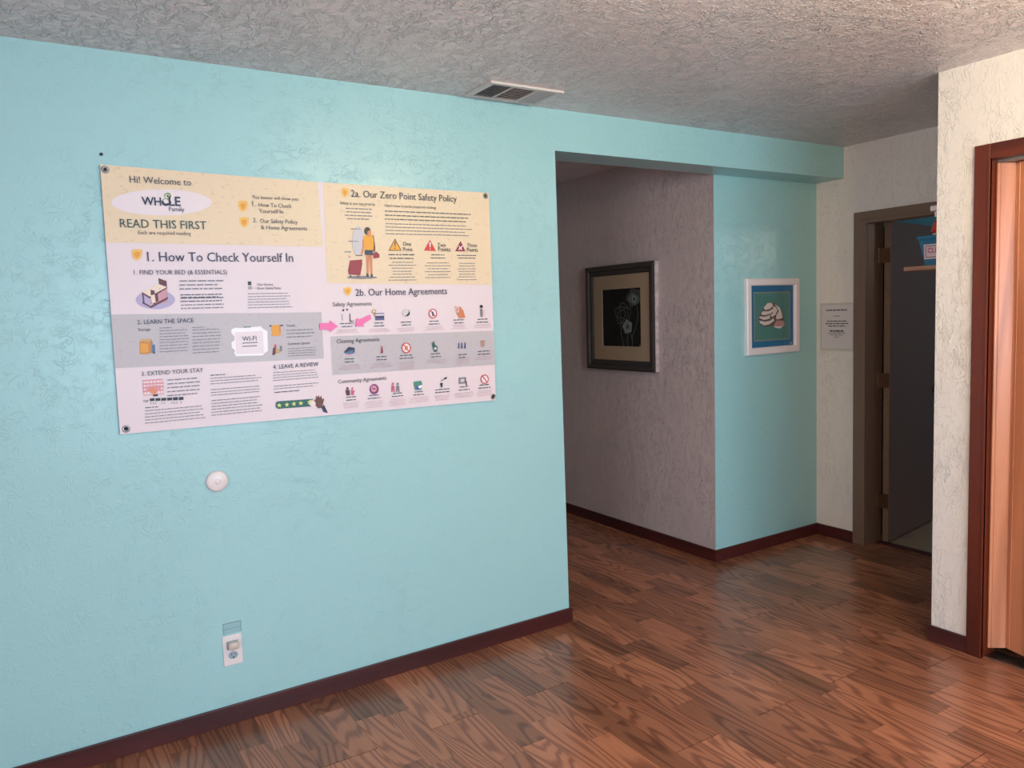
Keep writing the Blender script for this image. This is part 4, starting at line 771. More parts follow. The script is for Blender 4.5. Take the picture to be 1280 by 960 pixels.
LINES = [
(-1.661,1.6665,0.157,0.007,'slate2','l'),(-1.662,1.6525,0.157,0.007,'slate2','l'),(-1.663,1.6385,0.157,0.007,'slate2','l'),(-1.661,1.618,0.146,0.0055,'slate','l'),(-1.662,1.6065,0.147,0.0055,'slate','l'),
(-1.663,1.595,0.147,0.0055,'slate','l'),(-1.661,1.6085,0.146,0.006,'slate','l'),(-1.662,1.582,0.153,0.006,'slate2','l'),(-1.663,1.57,0.153,0.006,'slate2','l'),(-1.428,1.6185,0.166,0.004,'slate2','l'),
(-1.428,1.6075,0.166,0.004,'slate2','l'),(-1.429,1.5975,0.166,0.004,'slate2','l'),(-1.43,1.587,0.166,0.004,'slate2','l'),(-1.43,1.577,0.166,0.004,'slate2','l'),(-1.431,1.5665,0.166,0.004,'slate2','l'),
(-1.739,1.5045,0.043,0.003,'slate','l'),(-1.739,1.4945,0.099,0.0042,'slate2','l'),(-1.74,1.484,0.099,0.0042,'slate2','l'),(-1.74,1.4735,0.098,0.0042,'slate2','l'),(-1.741,1.463,0.099,0.0042,'slate2','l'),
(-1.742,1.453,0.099,0.0042,'slate2','l'),(-1.743,1.442,0.099,0.0042,'slate2','l'),(-1.743,1.4315,0.098,0.0042,'slate2','l'),(-1.744,1.421,0.099,0.0042,'slate2','l'),(-1.63,1.502,0.044,0.003,'slate','l'),
(-1.63,1.4925,0.102,0.0046,'slate2','l'),(-1.631,1.481,0.102,0.0046,'slate2','l'),(-1.632,1.469,0.103,0.0046,'slate2','l'),(-1.633,1.457,0.103,0.0046,'slate2','l'),(-1.633,1.446,0.102,0.0046,'slate2','l'),
(-1.634,1.434,0.102,0.0046,'slate2','l'),(-1.635,1.422,0.102,0.0046,'slate2','l'),(-1.636,1.4105,0.103,0.0046,'slate2','l'),(-1.294,1.4765,0.11,0.0055,'slate2','l'),(-1.294,1.4635,0.109,0.0055,'slate2','l'),
(-1.295,1.4505,0.109,0.0055,'slate2','l'),(-1.293,1.4065,0.117,0.0042,'slate2','l'),(-1.294,1.397,0.118,0.0042,'slate2','l'),(-1.294,1.388,0.117,0.0042,'slate2','l'),(-1.295,1.3785,0.118,0.0042,'slate2','l'),
(-1.726,1.319,0.113,0.0063,'slate2','l'),(-1.727,1.305,0.113,0.0063,'slate2','l'),(-1.728,1.2915,0.113,0.0063,'slate2','l'),(-1.729,1.2775,0.113,0.0063,'slate2','l'),(-1.73,1.2635,0.113,0.0063,'slate2','l'),
(-1.804,1.228,0.045,0.0045,'slate','l'),(-1.805,1.2175,0.207,0.0042,'slate2','l'),(-1.806,1.2065,0.207,0.0042,'slate2','l'),(-1.807,1.1955,0.208,0.0042,'slate2','l'),(-1.807,1.185,0.207,0.0042,'slate2','l'),
(-1.808,1.174,0.207,0.0042,'slate2','l'),(-1.58,1.3255,0.055,0.005,'slate','l'),(-1.581,1.3145,0.186,0.0042,'slate2','l'),(-1.582,1.3045,0.186,0.0042,'slate2','l'),(-1.583,1.2945,0.186,0.0042,'slate2','l'),
(-1.582,1.273,0.187,0.0042,'slate2','l'),(-1.583,1.2625,0.187,0.0042,'slate2','l'),(-1.583,1.2525,0.186,0.0042,'slate2','l'),(-1.583,1.233,0.185,0.0046,'slate2','l'),(-1.584,1.222,0.185,0.0046,'slate2','l'),
(-1.584,1.2115,0.185,0.0046,'slate2','l'),(-1.585,1.201,0.185,0.0046,'slate2','l'),(-1.586,1.19,0.185,0.0046,'slate2','l'),(-1.587,1.1795,0.186,0.0046,'slate2','l'),(-1.354,1.319,0.179,0.0038,'slate2','l'),
(-1.355,1.309,0.179,0.0038,'slate2','l'),(-1.355,1.2995,0.178,0.0038,'slate2','l'),(-1.356,1.2895,0.179,0.0038,'slate2','l'),(-1.355,1.267,0.173,0.0042,'slate2','l'),(-1.355,1.257,0.173,0.0042,'slate2','l'),
(-1.354,1.243,0.1,0.0055,'slate','l'),(-1.036,1.946,0.12,0.0058,'slate2','c'),(-1.037,1.9325,0.12,0.0058,'slate2','c'),(-1.038,1.919,0.12,0.0058,'slate2','c'),(-1.038,1.906,0.119,0.0058,'slate2','c'),
(-0.865,1.9415,0.409,0.006,'slate','l'),(-0.866,1.925,0.41,0.006,'slate','l'),(-0.867,1.9095,0.41,0.006,'slate','l'),(-0.864,1.8915,0.418,0.0052,'slate2','l'),(-0.865,1.878,0.419,0.0052,'slate2','l'),
(-0.866,1.8645,0.419,0.0052,'slate2','l'),(-0.867,1.851,0.419,0.0052,'slate2','l'),(-1.014,1.8665,0.045,0.0055,'slate2','l'),(-1.026,1.8175,0.046,0.006,'slate2','l'),(-1.045,1.7755,0.035,0.006,'slate2','l'),
(-0.86,1.7665,0.119,0.0068,'slate','c'),(-0.861,1.7515,0.119,0.0068,'slate','c'),(-0.86,1.736,0.125,0.0046,'slate2','c'),(-0.861,1.724,0.125,0.0046,'slate2','c'),(-0.862,1.712,0.125,0.0046,'slate2','c'),
(-0.862,1.6995,0.125,0.0046,'slate2','c'),(-0.863,1.6875,0.125,0.0046,'slate2','c'),(-0.864,1.6755,0.126,0.0046,'slate2','c'),(-0.864,1.6635,0.125,0.0046,'slate2','c'),(-0.674,1.7675,0.079,0.0054,'slate','c'),
(-0.674,1.7545,0.079,0.0054,'slate','c'),(-0.699,1.734,0.127,0.0046,'slate2','c'),(-0.7,1.722,0.127,0.0046,'slate2','c'),(-0.701,1.7095,0.128,0.0046,'slate2','c'),(-0.701,1.6975,0.127,0.0046,'slate2','c'),
(-0.702,1.6845,0.127,0.0046,'slate2','c'),(-0.703,1.6725,0.128,0.0046,'slate2','c'),(-0.552,1.7665,0.111,0.005,'slate','c'),(-0.552,1.755,0.111,0.005,'slate','c'),(-0.548,1.7325,0.105,0.0042,'slate2','c'),
(-0.549,1.721,0.106,0.0042,'slate2','c'),(-0.55,1.709,0.106,0.0042,'slate2','c'),(-0.55,1.698,0.106,0.0042,'slate2','c'),(-0.551,1.686,0.106,0.0042,'slate2','c'),(-0.551,1.6745,0.106,0.0042,'slate2','c'),
(-0.552,1.6625,0.106,0.0042,'slate2','c'),(-1.081,1.4935,0.06,0.006,'slate','c'),(-1.082,1.4815,0.061,0.006,'slate','c'),(-1.099,1.4705,0.094,0.0025,'rose4','c'),(-1.1,1.465,0.095,0.0025,'rose4','c'),
(-1.1,1.459,0.094,0.0025,'rose4','c'),(-0.941,1.4905,0.053,0.006,'slate','c'),(-0.942,1.4785,0.053,0.006,'slate','c'),(-0.965,1.4675,0.099,0.0025,'rose4','c'),(-0.965,1.4615,0.099,0.0025,'rose4','c'),
(-0.966,1.4555,0.099,0.0025,'rose4','c'),(-0.823,1.4895,0.058,0.006,'slate','c'),(-0.824,1.4775,0.059,0.006,'slate','c'),(-0.836,1.4655,0.081,0.0025,'rose4','c'),(-0.836,1.459,0.081,0.0025,'rose4','c'),
(-0.836,1.453,0.081,0.0025,'rose4','c'),(-0.695,1.4885,0.057,0.006,'slate','c'),(-0.696,1.4765,0.058,0.006,'slate','c'),(-0.721,1.466,0.107,0.0025,'rose4','c'),(-0.721,1.4595,0.107,0.0025,'rose4','c'),
(-0.722,1.4535,0.108,0.0025,'rose4','c'),(-0.579,1.4895,0.063,0.0065,'slate','c'),(-0.579,1.4765,0.062,0.0065,'slate','c'),(-0.588,1.467,0.079,0.0025,'rose4','c'),(-0.589,1.461,0.08,0.0025,'rose4','c'),
(-0.589,1.454,0.08,0.0025,'rose4','c'),(-0.462,1.4885,0.066,0.006,'slate','c'),(-0.463,1.4755,0.066,0.006,'slate','c'),(-0.475,1.466,0.09,0.0025,'rose4','c'),(-0.476,1.46,0.091,0.0025,'rose4','c'),
(-0.476,1.453,0.091,0.0025,'rose4','c'),(-1.075,1.352,0.051,0.006,'slate','c'),(-1.075,1.34,0.05,0.006,'slate','c'),(-1.098,1.329,0.095,0.0025,'rose4','c'),(-1.098,1.323,0.095,0.0025,'rose4','c'),
(-1.098,1.317,0.094,0.0025,'rose4','c'),(-1.099,1.3115,0.095,0.0025,'rose4','c'),(-0.938,1.3525,0.053,0.006,'slate','c'),(-0.939,1.3405,0.053,0.006,'slate','c'),(-0.962,1.329,0.099,0.0025,'rose4','c'),
(-0.963,1.323,0.1,0.0025,'rose4','c'),(-0.963,1.317,0.099,0.0025,'rose4','c'),(-0.963,1.311,0.099,0.0025,'rose4','c'),(-0.836,1.3515,0.07,0.006,'slate','c'),(-0.837,1.3395,0.07,0.006,'slate','c'),
(-0.841,1.3255,0.077,0.0025,'rose4','c'),(-0.842,1.3195,0.078,0.0025,'rose4','c'),(-0.842,1.3135,0.077,0.0025,'rose4','c'),(-0.842,1.307,0.077,0.0025,'rose4','c'),(-0.843,1.301,0.078,0.0025,'rose4','c'),
(-0.843,1.295,0.077,0.0025,'rose4','c'),(-0.689,1.35,0.05,0.006,'slate','c'),(-0.69,1.337,0.05,0.006,'slate','c'),(-0.719,1.3255,0.108,0.0025,'rose4','c'),(-0.719,1.3195,0.107,0.0025,'rose4','c'),
(-0.72,1.3125,0.108,0.0025,'rose4','c'),(-0.561,1.339,0.049,0.006,'slate','c'),(-0.561,1.3265,0.048,0.006,'slate','c'),(-0.581,1.325,0.088,0.0025,'rose4','c'),(-0.581,1.319,0.088,0.0025,'rose4','c'),
(-0.582,1.313,0.089,0.0025,'rose4','c'),(-0.582,1.306,0.088,0.0025,'rose4','c'),(-0.582,1.3,0.088,0.0025,'rose4','c'),(-0.469,1.3475,0.079,0.006,'slate','c'),(-0.47,1.3345,0.079,0.006,'slate','c'),
(-0.476,1.325,0.091,0.0025,'rose4','c'),(-0.477,1.318,0.092,0.0025,'rose4','c'),(-0.477,1.312,0.091,0.0025,'rose4','c'),(-1.074,1.199,0.045,0.006,'slate','c'),(-1.074,1.187,0.044,0.006,'slate','c'),
(-1.093,1.176,0.081,0.0025,'rose4','c'),(-1.094,1.17,0.082,0.0025,'rose4','c'),(-1.094,1.164,0.082,0.0025,'rose4','c'),(-1.094,1.158,0.081,0.0025,'rose4','c'),(-0.983,1.1975,0.06,0.0055,'slate','c'),
(-0.983,1.1855,0.059,0.0055,'slate','c'),(-0.996,1.174,0.084,0.0021,'rose4','c'),(-0.997,1.168,0.085,0.0021,'rose4','c'),(-0.997,1.162,0.085,0.0021,'rose4','c'),(-0.997,1.156,0.084,0.0021,'rose4','c'),
(-0.998,1.15,0.085,0.0021,'rose4','c'),(-0.879,1.1965,0.058,0.006,'slate','c'),(-0.88,1.1845,0.058,0.006,'slate','c'),(-0.891,1.173,0.08,0.0025,'rose4','c'),(-0.892,1.167,0.08,0.0025,'rose4','c'),
(-0.892,1.1605,0.08,0.0025,'rose4','c'),(-0.892,1.1545,0.08,0.0025,'rose4','c'),(-0.893,1.148,0.08,0.0025,'rose4','c'),(-0.779,1.195,0.052,0.006,'slate','c'),(-0.78,1.1825,0.053,0.006,'slate','c'),
(-0.803,1.171,0.098,0.0025,'rose4','c'),(-0.803,1.165,0.098,0.0025,'rose4','c'),(-0.804,1.159,0.098,0.0025,'rose4','c'),(-0.804,1.1525,0.098,0.0025,'rose4','c'),(-0.679,1.1955,0.074,0.006,'slate','c'),
(-0.68,1.1835,0.074,0.006,'slate','c'),(-0.685,1.1705,0.082,0.0025,'rose4','c'),(-0.685,1.1645,0.082,0.0025,'rose4','c'),(-0.685,1.158,0.082,0.0025,'rose4','c'),(-0.686,1.152,0.082,0.0025,'rose4','c'),
(-0.565,1.198,0.06,0.006,'slate','c'),(-0.566,1.185,0.06,0.006,'slate','c'),(-0.587,1.173,0.101,0.0029,'rose4','c'),(-0.587,1.167,0.101,0.0029,'rose4','c'),(-0.587,1.16,0.101,0.0029,'rose4','c'),
(-0.587,1.154,0.1,0.0029,'rose4','c'),(-0.464,1.198,0.063,0.0065,'slate','c'),(-0.464,1.185,0.062,0.0065,'slate','c'),(-0.479,1.173,0.091,0.0025,'rose4','c'),(-0.48,1.166,0.092,0.0025,'rose4','c'),
(-0.48,1.16,0.092,0.0025,'rose4','c'),(-0.48,1.153,0.091,0.0025,'rose4','c'),
]

COL = {'slate': (74, 74, 84), 'slate2': (132, 126, 134), 'navy': (34, 38, 70), 'navy2': (32, 40, 76), 'pine': (34, 70, 64), 'pine2': (28, 92, 84), 'black': (28, 24, 30), 'paper': (238, 224, 228),
       'paper2': (214, 206, 212), 'white': (252, 248, 252), 'green': (120, 158, 70), 'green2': (96, 130, 100), 'orange': (240, 190, 96), 'orange2': (232, 158, 34), 'orange3': (206, 132, 40), 'lilac': (182, 168, 204),
       'maroon': (96, 22, 40), 'cream': (240, 220, 200), 'rose': (206, 150, 160), 'rose2': (222, 150, 156), 'rose3': (206, 96, 130), 'rose4': (196, 158, 166), 'tan': (206, 160, 96), 'slateblue': (72, 104, 148),
       'slateblue2': (84, 84, 132), 'skin': (226, 140, 104), 'skin2': (232, 190, 150), 'skin3': (214, 130, 86), 'red': (214, 44, 44), 'red2': (200, 62, 62), 'crimson': (150, 22, 52), 'lime': (208, 216, 120),
       'brown': (110, 60, 44), 'brownl': (186, 146, 124), 'amber': (236, 164, 28), 'grayl': (206, 200, 206), 'purple': (132, 56, 124), 'teal': (74, 142, 124), 'sand': (234, 212, 178), 'band': (196, 188, 192)}
PM = {}
def pmat(k):
    if k not in PM: PM[k] = plain('print_' + k, COL[k], .42)
    return PM[k]
# the sand panels carry a speckle of small darker flecks
def flecked(name, a, c, rough=.42):
    m, nt, b = newmat(name); b.inputs['Roughness'].default_value = rough; L = nt.links.new
    g = N(nt, 'ShaderNodeNewGeometry'); mp = N(nt, 'ShaderNodeMapping'); mp.inputs['Scale'].default_value = (1, 1, 2.2); L(g.outputs['Position'], mp.inputs[0])
    v = N(nt, 'ShaderNodeTexNoise'); v.inputs['Scale'].default_value = 58; v.inputs['Detail'].default_value = 4; L(mp.outputs[0], v.inputs['Vector'])
    r = N(nt, 'ShaderNodeMapRange'); L(v.outputs['Fac'], r.inputs[0]); r.inputs[1].default_value = .60; r.inputs[2].default_value = .72; r.inputs[3].default_value = 0; r.inputs[4].default_value = .5
    mx = N(nt, 'ShaderNodeMix', data_type='RGBA'); L(r.outputs[0], mx.inputs[0]); mx.inputs[6].default_value = lin(a); mx.inputs[7].default_value = lin(c); L(mx.outputs[2], b.inputs['Base Color'])
    return m
PM['sand'] = flecked('print_sand', (236, 213, 180), (208, 182, 146)); PM['band'] = flecked('print_band', (196, 188, 192), (172, 164, 170))
BY = -.0095
def warp(x, z, d=0.0):
    return BY - .0016 * math.sin((x + 1.9) * 5.0) * math.sin((z - 1.1) * 3.4) - d
def sag(x, z):
    u = (x + 1.885) / 1.513; w = max(0, min(1, (z - 1.75) / .3))
    return z - .006 * math.sin(PI * max(0, min(1, u))) * w
ban = empty('banner', (-1.13, 0, 1.126), 'large printed vinyl instruction banner titled READ THIS FIRST on the turquoise wall', 'banner')
c00, c10, c11, c01 = (-1.889, 1.145), (-.375, 1.126), (-.370, 2.041), (-1.881, 2.060)
bm = bmesh.new(); NX, NZ = 48, 24
def bil(u, v): return tuple((c00[i] * (1 - u) + c10[i] * u) * (1 - v) + (c01[i] * (1 - u) + c11[i] * u) * v for i in (0, 1))
fr = {}; bk = {}
for i in range(NX + 1):
    for k in range(NZ + 1):
        x, z = bil(i / NX, k / NZ); z = sag(x, z); fr[i, k] = bm.verts.new((x, warp(x, z), z)); bk[i, k] = bm.verts.new((x, warp(x, z) + .0012, z))
for i in range(NX):
    for k in range(NZ):
        bm.faces.new((fr[i, k], fr[i + 1, k], fr[i + 1, k + 1], fr[i, k + 1])); bm.faces.new((bk[i, k], bk[i, k + 1], bk[i + 1, k + 1], bk[i + 1, k]))
for i in range(NX):
    for k in (0, NZ): bm.faces.new((fr[i, k], bk[i, k], bk[i + 1, k], fr[i + 1, k]))
for k in range(NZ):
    for i in (0, NX): bm.faces.new((fr[i, k], fr[i, k + 1], bk[i, k + 1], bk[i, k]))
obj('vinyl_sheet', bm, plain('vinyl', (234, 217, 221), .40), ban, smooth=False)
def flat(bm, pts, d, mi):
    f = bm.faces.new([bm.verts.new((x, warp(x, z, d), z)) for x, z in pts]); f.material_index = mi
    f.normal_update()
    if f.normal.y > 0: f.normal_flip()
BGQ = [('sand', -1.880, -1.137, 1.798, 2.055), ('sand', -1.114, -.3705, 1.648, 2.048), ('band', -1.876, -1.153, 1.368, 1.549), ('band', -1.122, -.3735, 1.290, 1.443)]
BGQ = [('sand', (-1.8808, 2.0595), (-1.137, 2.0502), (-1.130, 1.797), (-1.8835, 1.801)), ('sand', (-1.114, 2.0500), (-.3705, 2.0405), (-.372, 1.640), (-1.123, 1.655)),
       ('band', (-1.886, 1.558), (-1.152, 1.543), (-1.153, 1.362), (-1.8875, 1.374)), ('band', (-1.122, 1.447), (-.3728, 1.437), (-.3735, 1.285), (-1.122, 1.294))]
pm_list = []; bm = bmesh.new()
def midx(lst, k):
    if k not in lst: lst.append(k)
    return lst.index(k)
bgl = []
for k, a, b_, c, d in BGQ:
    n_, m_ = 24, 10; mi = midx(bgl, k); g = {}
    for i in range(n_ + 1):
        for j in range(m_ + 1):
            u, v = i / n_, j / m_
            x = (a[0] * (1 - u) + b_[0] * u) * (1 - v) + (d[0] * (1 - u) + c[0] * u) * v
            z = (a[1] * (1 - u) + b_[1] * u) * (1 - v) + (d[1] * (1 - u) + c[1] * u) * v
            z = sag(x, z); g[i, j] = bm.verts.new((x, warp(x, z, .0007), z))
    for i in range(n_):
        for j in range(m_):
            f = bm.faces.new((g[i, j], g[i, j + 1], g[i + 1, j + 1], g[i + 1, j])); f.material_index = mi
obj('printed_panels', bm, [pmat(k) for k in bgl], ban)
cur = None; i = 0
for gname, items in SHAPES:
    bm = bmesh.new(); al = []
    for k, pts_ in items:
        flat(bm, pts_, .0014 + i * .000014, midx(al, k)); i += 1
    obj(gname, bm, [pmat(k) for k in al], ban, recalc=False)
# lettering
for s, x, z, w, k, bold in TEXTS:
    bm = bmesh.new()
    cu = bpy.data.curves.new('t', 'FONT'); cu.body = s; cu.size = 1; cu.resolution_u = 2
    if bold: cu.offset = .018
    to = bpy.data.objects.new('t', cu); C.objects.link(to)
    bpy.context.view_layer.update()
    me = bpy.data.meshes.new_from_object(to.evaluated_get(bpy.context.evaluated_depsgraph_get()))
    xs = [v.co.x for v in me.vertices]; x0, x1 = min(xs), max(xs); sc = w / (x1 - x0)
    vs = [bm.verts.new((x + (v.co.x - x0) * sc, warp(x + (v.co.x - x0) * sc, z, .0042), z + v.co.y * sc * 1.10)) for v in me.vertices]
    for p in me.polygons:
        try: f = bm.faces.new([vs[i] for i in p.vertices])
        except ValueError: continue
        f.normal_update()
        if f.normal.y > 0: f.normal_flip()
    bpy.data.objects.remove(to); bpy.data.curves.remove(cu); bpy.data.meshes.remove(me)
    obj('heading', bm, pmat(k), ban, recalc=False)
# small print: too small to read in the photograph, kept as broken word marks
random.seed(5); bm = bmesh.new(); ll = []
for x, z, w, h, k, al_ in LINES:
    mi = midx(ll, k); ww = w * (random.uniform(.86, 1) if al_ == 'l' else random.uniform(.7, 1)); xx = x if al_ == 'l' else x + (w - ww) / 2; e = xx + ww
    while xx < e - h * .5:
        q = min(random.uniform(1.2, 4.5) * h, e - xx)
        flat(bm, [(xx, z), (xx + q, z), (xx + q, z + h * .62), (xx, z + h * .62)], .0040, mi); xx += q + h * .55
tag(obj('small_print', bm, [pmat(k) for k in ll], ban, recalc=False), kind='stuff')
for gx, gz in ((-1.867, 2.043), (-.388, 2.026), (-1.869, 1.162), (-.389, 1.143)):
    bm = bmesh.new(); lathe(bm, [(.0125, 0), (.0125, -.0012), (.010, -.0024), (.006, -.0022), (.0055, .0)], gx, warp(gx, gz) - .0006, gz, 22, 'y'); gg = obj('grommet', bm, M['metal'], ban, smooth=True)
    bm = bmesh.new(); lathe(bm, [(.0048, 0), (.0048, -.0030), (.002, -.0038)], gx, warp(gx, gz) - .0006, gz, 14, 'y'); obj('pin', bm, M['black'], gg, smooth=True)
pink = plain('pink_sticker', (244, 116, 176), .45)
A1 = [(-1.163, 1.5), (-1.122, 1.501), (-1.122, 1.511), (-1.09, 1.485), (-1.123, 1.464), (-1.125, 1.473), (-1.163, 1.476)]
A2 = [(-0.952, 1.528), (-0.948, 1.51), (-0.984, 1.49), (-0.98, 1.481), (-1.017, 1.482), (-1.01, 1.516), (-0.999, 1.51)]
for pts_, lab in ((A1, 'pink paper arrow on the banner pointing right at the first safety picture'), (A2, 'pink paper arrow on the banner pointing down-left at the first safety picture')):
    bm = bmesh.new(); f = [bm.verts.new((x, warp(x, z, .0060), z)) for x, z in pts_]; g = [bm.verts.new((x, warp(x, z, .0050), z)) for x, z in pts_]
    bm.faces.new(f); bm.faces.new(g[::-1])
    for i in range(7): bm.faces.new((f[i], g[i], g[(i + 1) % 7], f[(i + 1) % 7]))
    o = obj('arrow_sticker', bm, pink); tag(o, lab, 'sticker', 'pink arrows stuck on the banner')

# ---------- frames: generic mitred moulding in local (u right, v up, w out)
def moulding(W, Hh, prof):
    """prof: list of (inset, depth) from outer back to inner; mitred ring"""
    bm = bmesh.new(); rings = []
    for ins, dep in prof:
        rings.append([bm.verts.new(p) for p in ((ins, ins, dep), (W - ins, ins, dep), (W - ins, Hh - ins, dep), (ins, Hh - ins, dep))])
    for a, b_ in zip(rings, rings[1:]):
        for i in range(4): bm.faces.new((a[i], a[(i + 1) % 4], b_[(i + 1) % 4], b_[i]))
    a, b_ = rings[-1], rings[0]
    for i in range(4): bm.faces.new((a[i], a[(i + 1) % 4], b_[(i + 1) % 4], b_[i]))
    return bm
def place(bm, mat): bmesh.ops.transform(bm, matrix=mat, verts=bm.verts[:]); return bm
def lbox(x0, x1, y0, y1, z0, z1, mat): return place(B(x0, x1, y0, y1, z0, z1), mat)
def shapes(lst, mat, d0=.0004):
    bm = bmesh.new()
    for i, (mi, pts_) in enumerate(lst):
        f = bm.faces.new([bm.verts.new((x, y, d0 + i * .00003)) for x, y in pts_]); f.material_index = mi
        f.normal_update()
        if f.normal.z < 0: f.normal_flip()
    return place(bm, mat)
def ell(cx, cy, rx, ry, n=24, rot=0, wob=0, k=5, a0=0, a1=2 * PI):
    o = []
    for i in range(n):
        a = a0 + (a1 - a0) * i / (n if a1 - a0 > 6.2 else n - 1); s = 1 + wob * math.sin(k * a)
        x, y = rx * s * math.cos(a), ry * s * math.sin(a); o.append((cx + x * math.cos(rot) - y * math.sin(rot), cy + x * math.sin(rot) + y * math.cos(rot)))
    return o
def line(pts_, w):
    out = []
    for (a, b_) in zip(pts_, pts_[1:]):
        a, b_ = Vector(a), Vector(b_); d = (b_ - a).normalized(); n_ = Vector((-d.y, d.x)) * w / 2
        out.append([tuple(a + n_), tuple(a - n_), tuple(b_ - n_), tuple(b_ + n_)])
    return out
mg = thin_glass('picture_glass')

# black framed flower picture on the passage wall. local x -> -Y (left to right seen from the passage), y -> Z, z -> -X
FW, FH = .705, .700
Mx = Matrix(((0, 0, -1, XC - .002 + .0), (-1, 0, 0, 1.362), (0, 1, 0, 1.105), (0, 0, 0, 1)))
# wall leans 22 mm over its height: the frame follows it
Mx = Matrix(((0, .0098, -1, XC + .010), (-1, 0, 0, 1.362), (0, 1, 0, 1.105), (0, 0, 0, 1)))
bf = empty('flower_picture', (XC, 1.01, 1.105), 'square black framed flower picture with beige mat on the passage wall', 'picture')
obj('frame', place(moulding(FW, FH, [(0, 0), (0, .030), (.012, .038), (.030, .034), (.040, .022), (.058, .024), (.066, .016), (.066, .004)]), Mx), plain('black_frame_gloss', (58, 54, 52), .18), bf)
sd = obj('frame_side', lbox(FW + .0002, FW + .0030, .002, FH - .002, .002, .030, Mx), plain('worn_frame_side', (176, 158, 156), .5, var=.35, bscale=28), bf); tag(sd, 'pale scuffed right edge of the frame')
obj('backing_board', lbox(.01, FW - .01, .01, FH - .01, .001, .006, Mx), M['black'], bf)
mt = obj('mat', place(moulding(FW - .13, FH - .13, [(0, .0), (0, .0035), (.092, .0035), (.095, .0)]), Mx @ Matrix.Translation((.065, .065, .0065))), plain('beige_mat', (176, 156, 130), .7, bump=.1, bscale=300), bf)
AX0, AX1, AY0, AY1 = .160, .560, .152, .548
obj('print', lbox(AX0 - .01, AX1 + .01, AY0 - .01, AY1 + .01, .0062, .0068, Mx), plain('print_black', (12, 11, 13), .6, spec=.15), bf)
W_, H_ = AX1 - AX0, AY1 - AY0
def A(u, v): return (AX0 + u * W_, AY0 + v * H_)
fl_ = []
# large poppy, upper right
cx, cy = A(.80, .83); fl_ += [(0, ell(cx, cy, .070, .058, 30, .3, .13, 5))]; cx, cy = A(.80, .80); fl_ += [(1, ell(cx, cy, .052, .036, 24, -.2, .12, 4))]; fl_ += [(2, ell(cx + .004, cy, .022, .026, 18, 0, .1, 5)), (3, ell(cx + .004, cy, .010, .012, 12))]
# outlined poppy in the middle
for rr, rot in ((.066, 0), (.046, .4), (.026, .9)):
    pts_ = [A(.53, .55)]; cx, cy = A(.53, .56); e_ = ell(cx, cy, rr * 1.15, rr * 1.0, 30, rot, .13, 5)
    for q in line(e_ + [e_[0]], .0046): fl_.append((1, q))
cx, cy = A(.64, .345); fl_ += [(2, ell(cx, cy, .046, .044, 30, .2, .10, 5)), (1, ell(cx, cy, .020, .020, 18)), (3, ell(cx, cy, .009, .010, 12))]
for pts_ in ([A(.88, .68), A(.90, .5), A(.84, .33), A(.76, .2), A(.75, .02)], [A(.48, .42), A(.47, .25), A(.52, .1), A(.54, .02)], [A(.66, .24), A(.62, .12), A(.66, .02)], [A(.72, .24), A(.76, .1)]):
    for q in line(pts_, .0052): fl_.append((1, q))
fl_.append((2, ell(*A(.94, .035), .007, .005, 10)))
fm = [plain('print_grey', (58, 60, 62), .6), plain('print_grey_mid', (96, 104, 102), .6), plain('print_grey_light', (128, 140, 138), .6), plain('print_grey_dark', (20, 22, 24), .6)]
for part, nm in ((fl_[:4], 'printed_flower'), (fl_[4:94], 'printed_flower'), (fl_[94:97], 'printed_flower'), (fl_[97:101], 'printed_stem'), (fl_[101:104], 'printed_stem'), (fl_[104:106], 'printed_stem'), (fl_[106:-1], 'printed_stem'), (fl_[-1:], 'printed_signature')):
    obj(nm, shapes(part, Mx @ Matrix.Translation((0, 0, .0068 if nm != 'printed_flower' else .0072))), fm, bf, recalc=False)
obj('glass', lbox(.064, FW - .064, .064, FH - .064, .0115, .0130, Mx), mg, bf)

# white framed shell picture on the turquoise alcove wall. local x -> X, y -> Z, z -> -Y
SX0, SX1, SZ0, SZ1 = 1.483, 1.962, 1.207, 1.663
SW_, SH_ = SX1 - SX0, SZ1 - SZ0
Ms = Matrix(((1, 0, 0, SX0), (0, 0, -1, D - .0005), (0, 1, 0, SZ0), (0, 0, 0, 1)))
sp = empty('shell_picture', ((SX0 + SX1) / 2, D, SZ0), 'white framed sea shell picture with blue mat on the turquoise alcove wall', 'picture')
obj('frame', place(moulding(SW_, SH_, [(0, 0), (0, .018), (.006, .022), (.036, .022), (.042, .016), (.044, .002)]), Ms), plain('white_frame', (240, 226, 226), .3), sp)
obj('mat', lbox(.042, SW_ - .042, .040, SH_ - .040, .002, .004, Ms), plain('blue_mat', (38, 108, 152), .6), sp)
q0, q1, r0, r1 = .082, SW_ - .082, .088, SH_ - .088
sh = [(0, [(q0 - .008, r0 - .008), (q1 + .008, r0 - .008), (q1 + .008, r1 + .008), (q0 - .008, r1 + .008)]), (1, [(q0, r0), (q1, r0), (q1, r1), (q0, r1)])]
qw, rw = q1 - q0, r1 - r0
def S(px, py): return (q0 + (px - 205) / 320 * qw, r1 - (py - 245) / 500 * rw)
def PS(l): return [S(*p) for p in l]
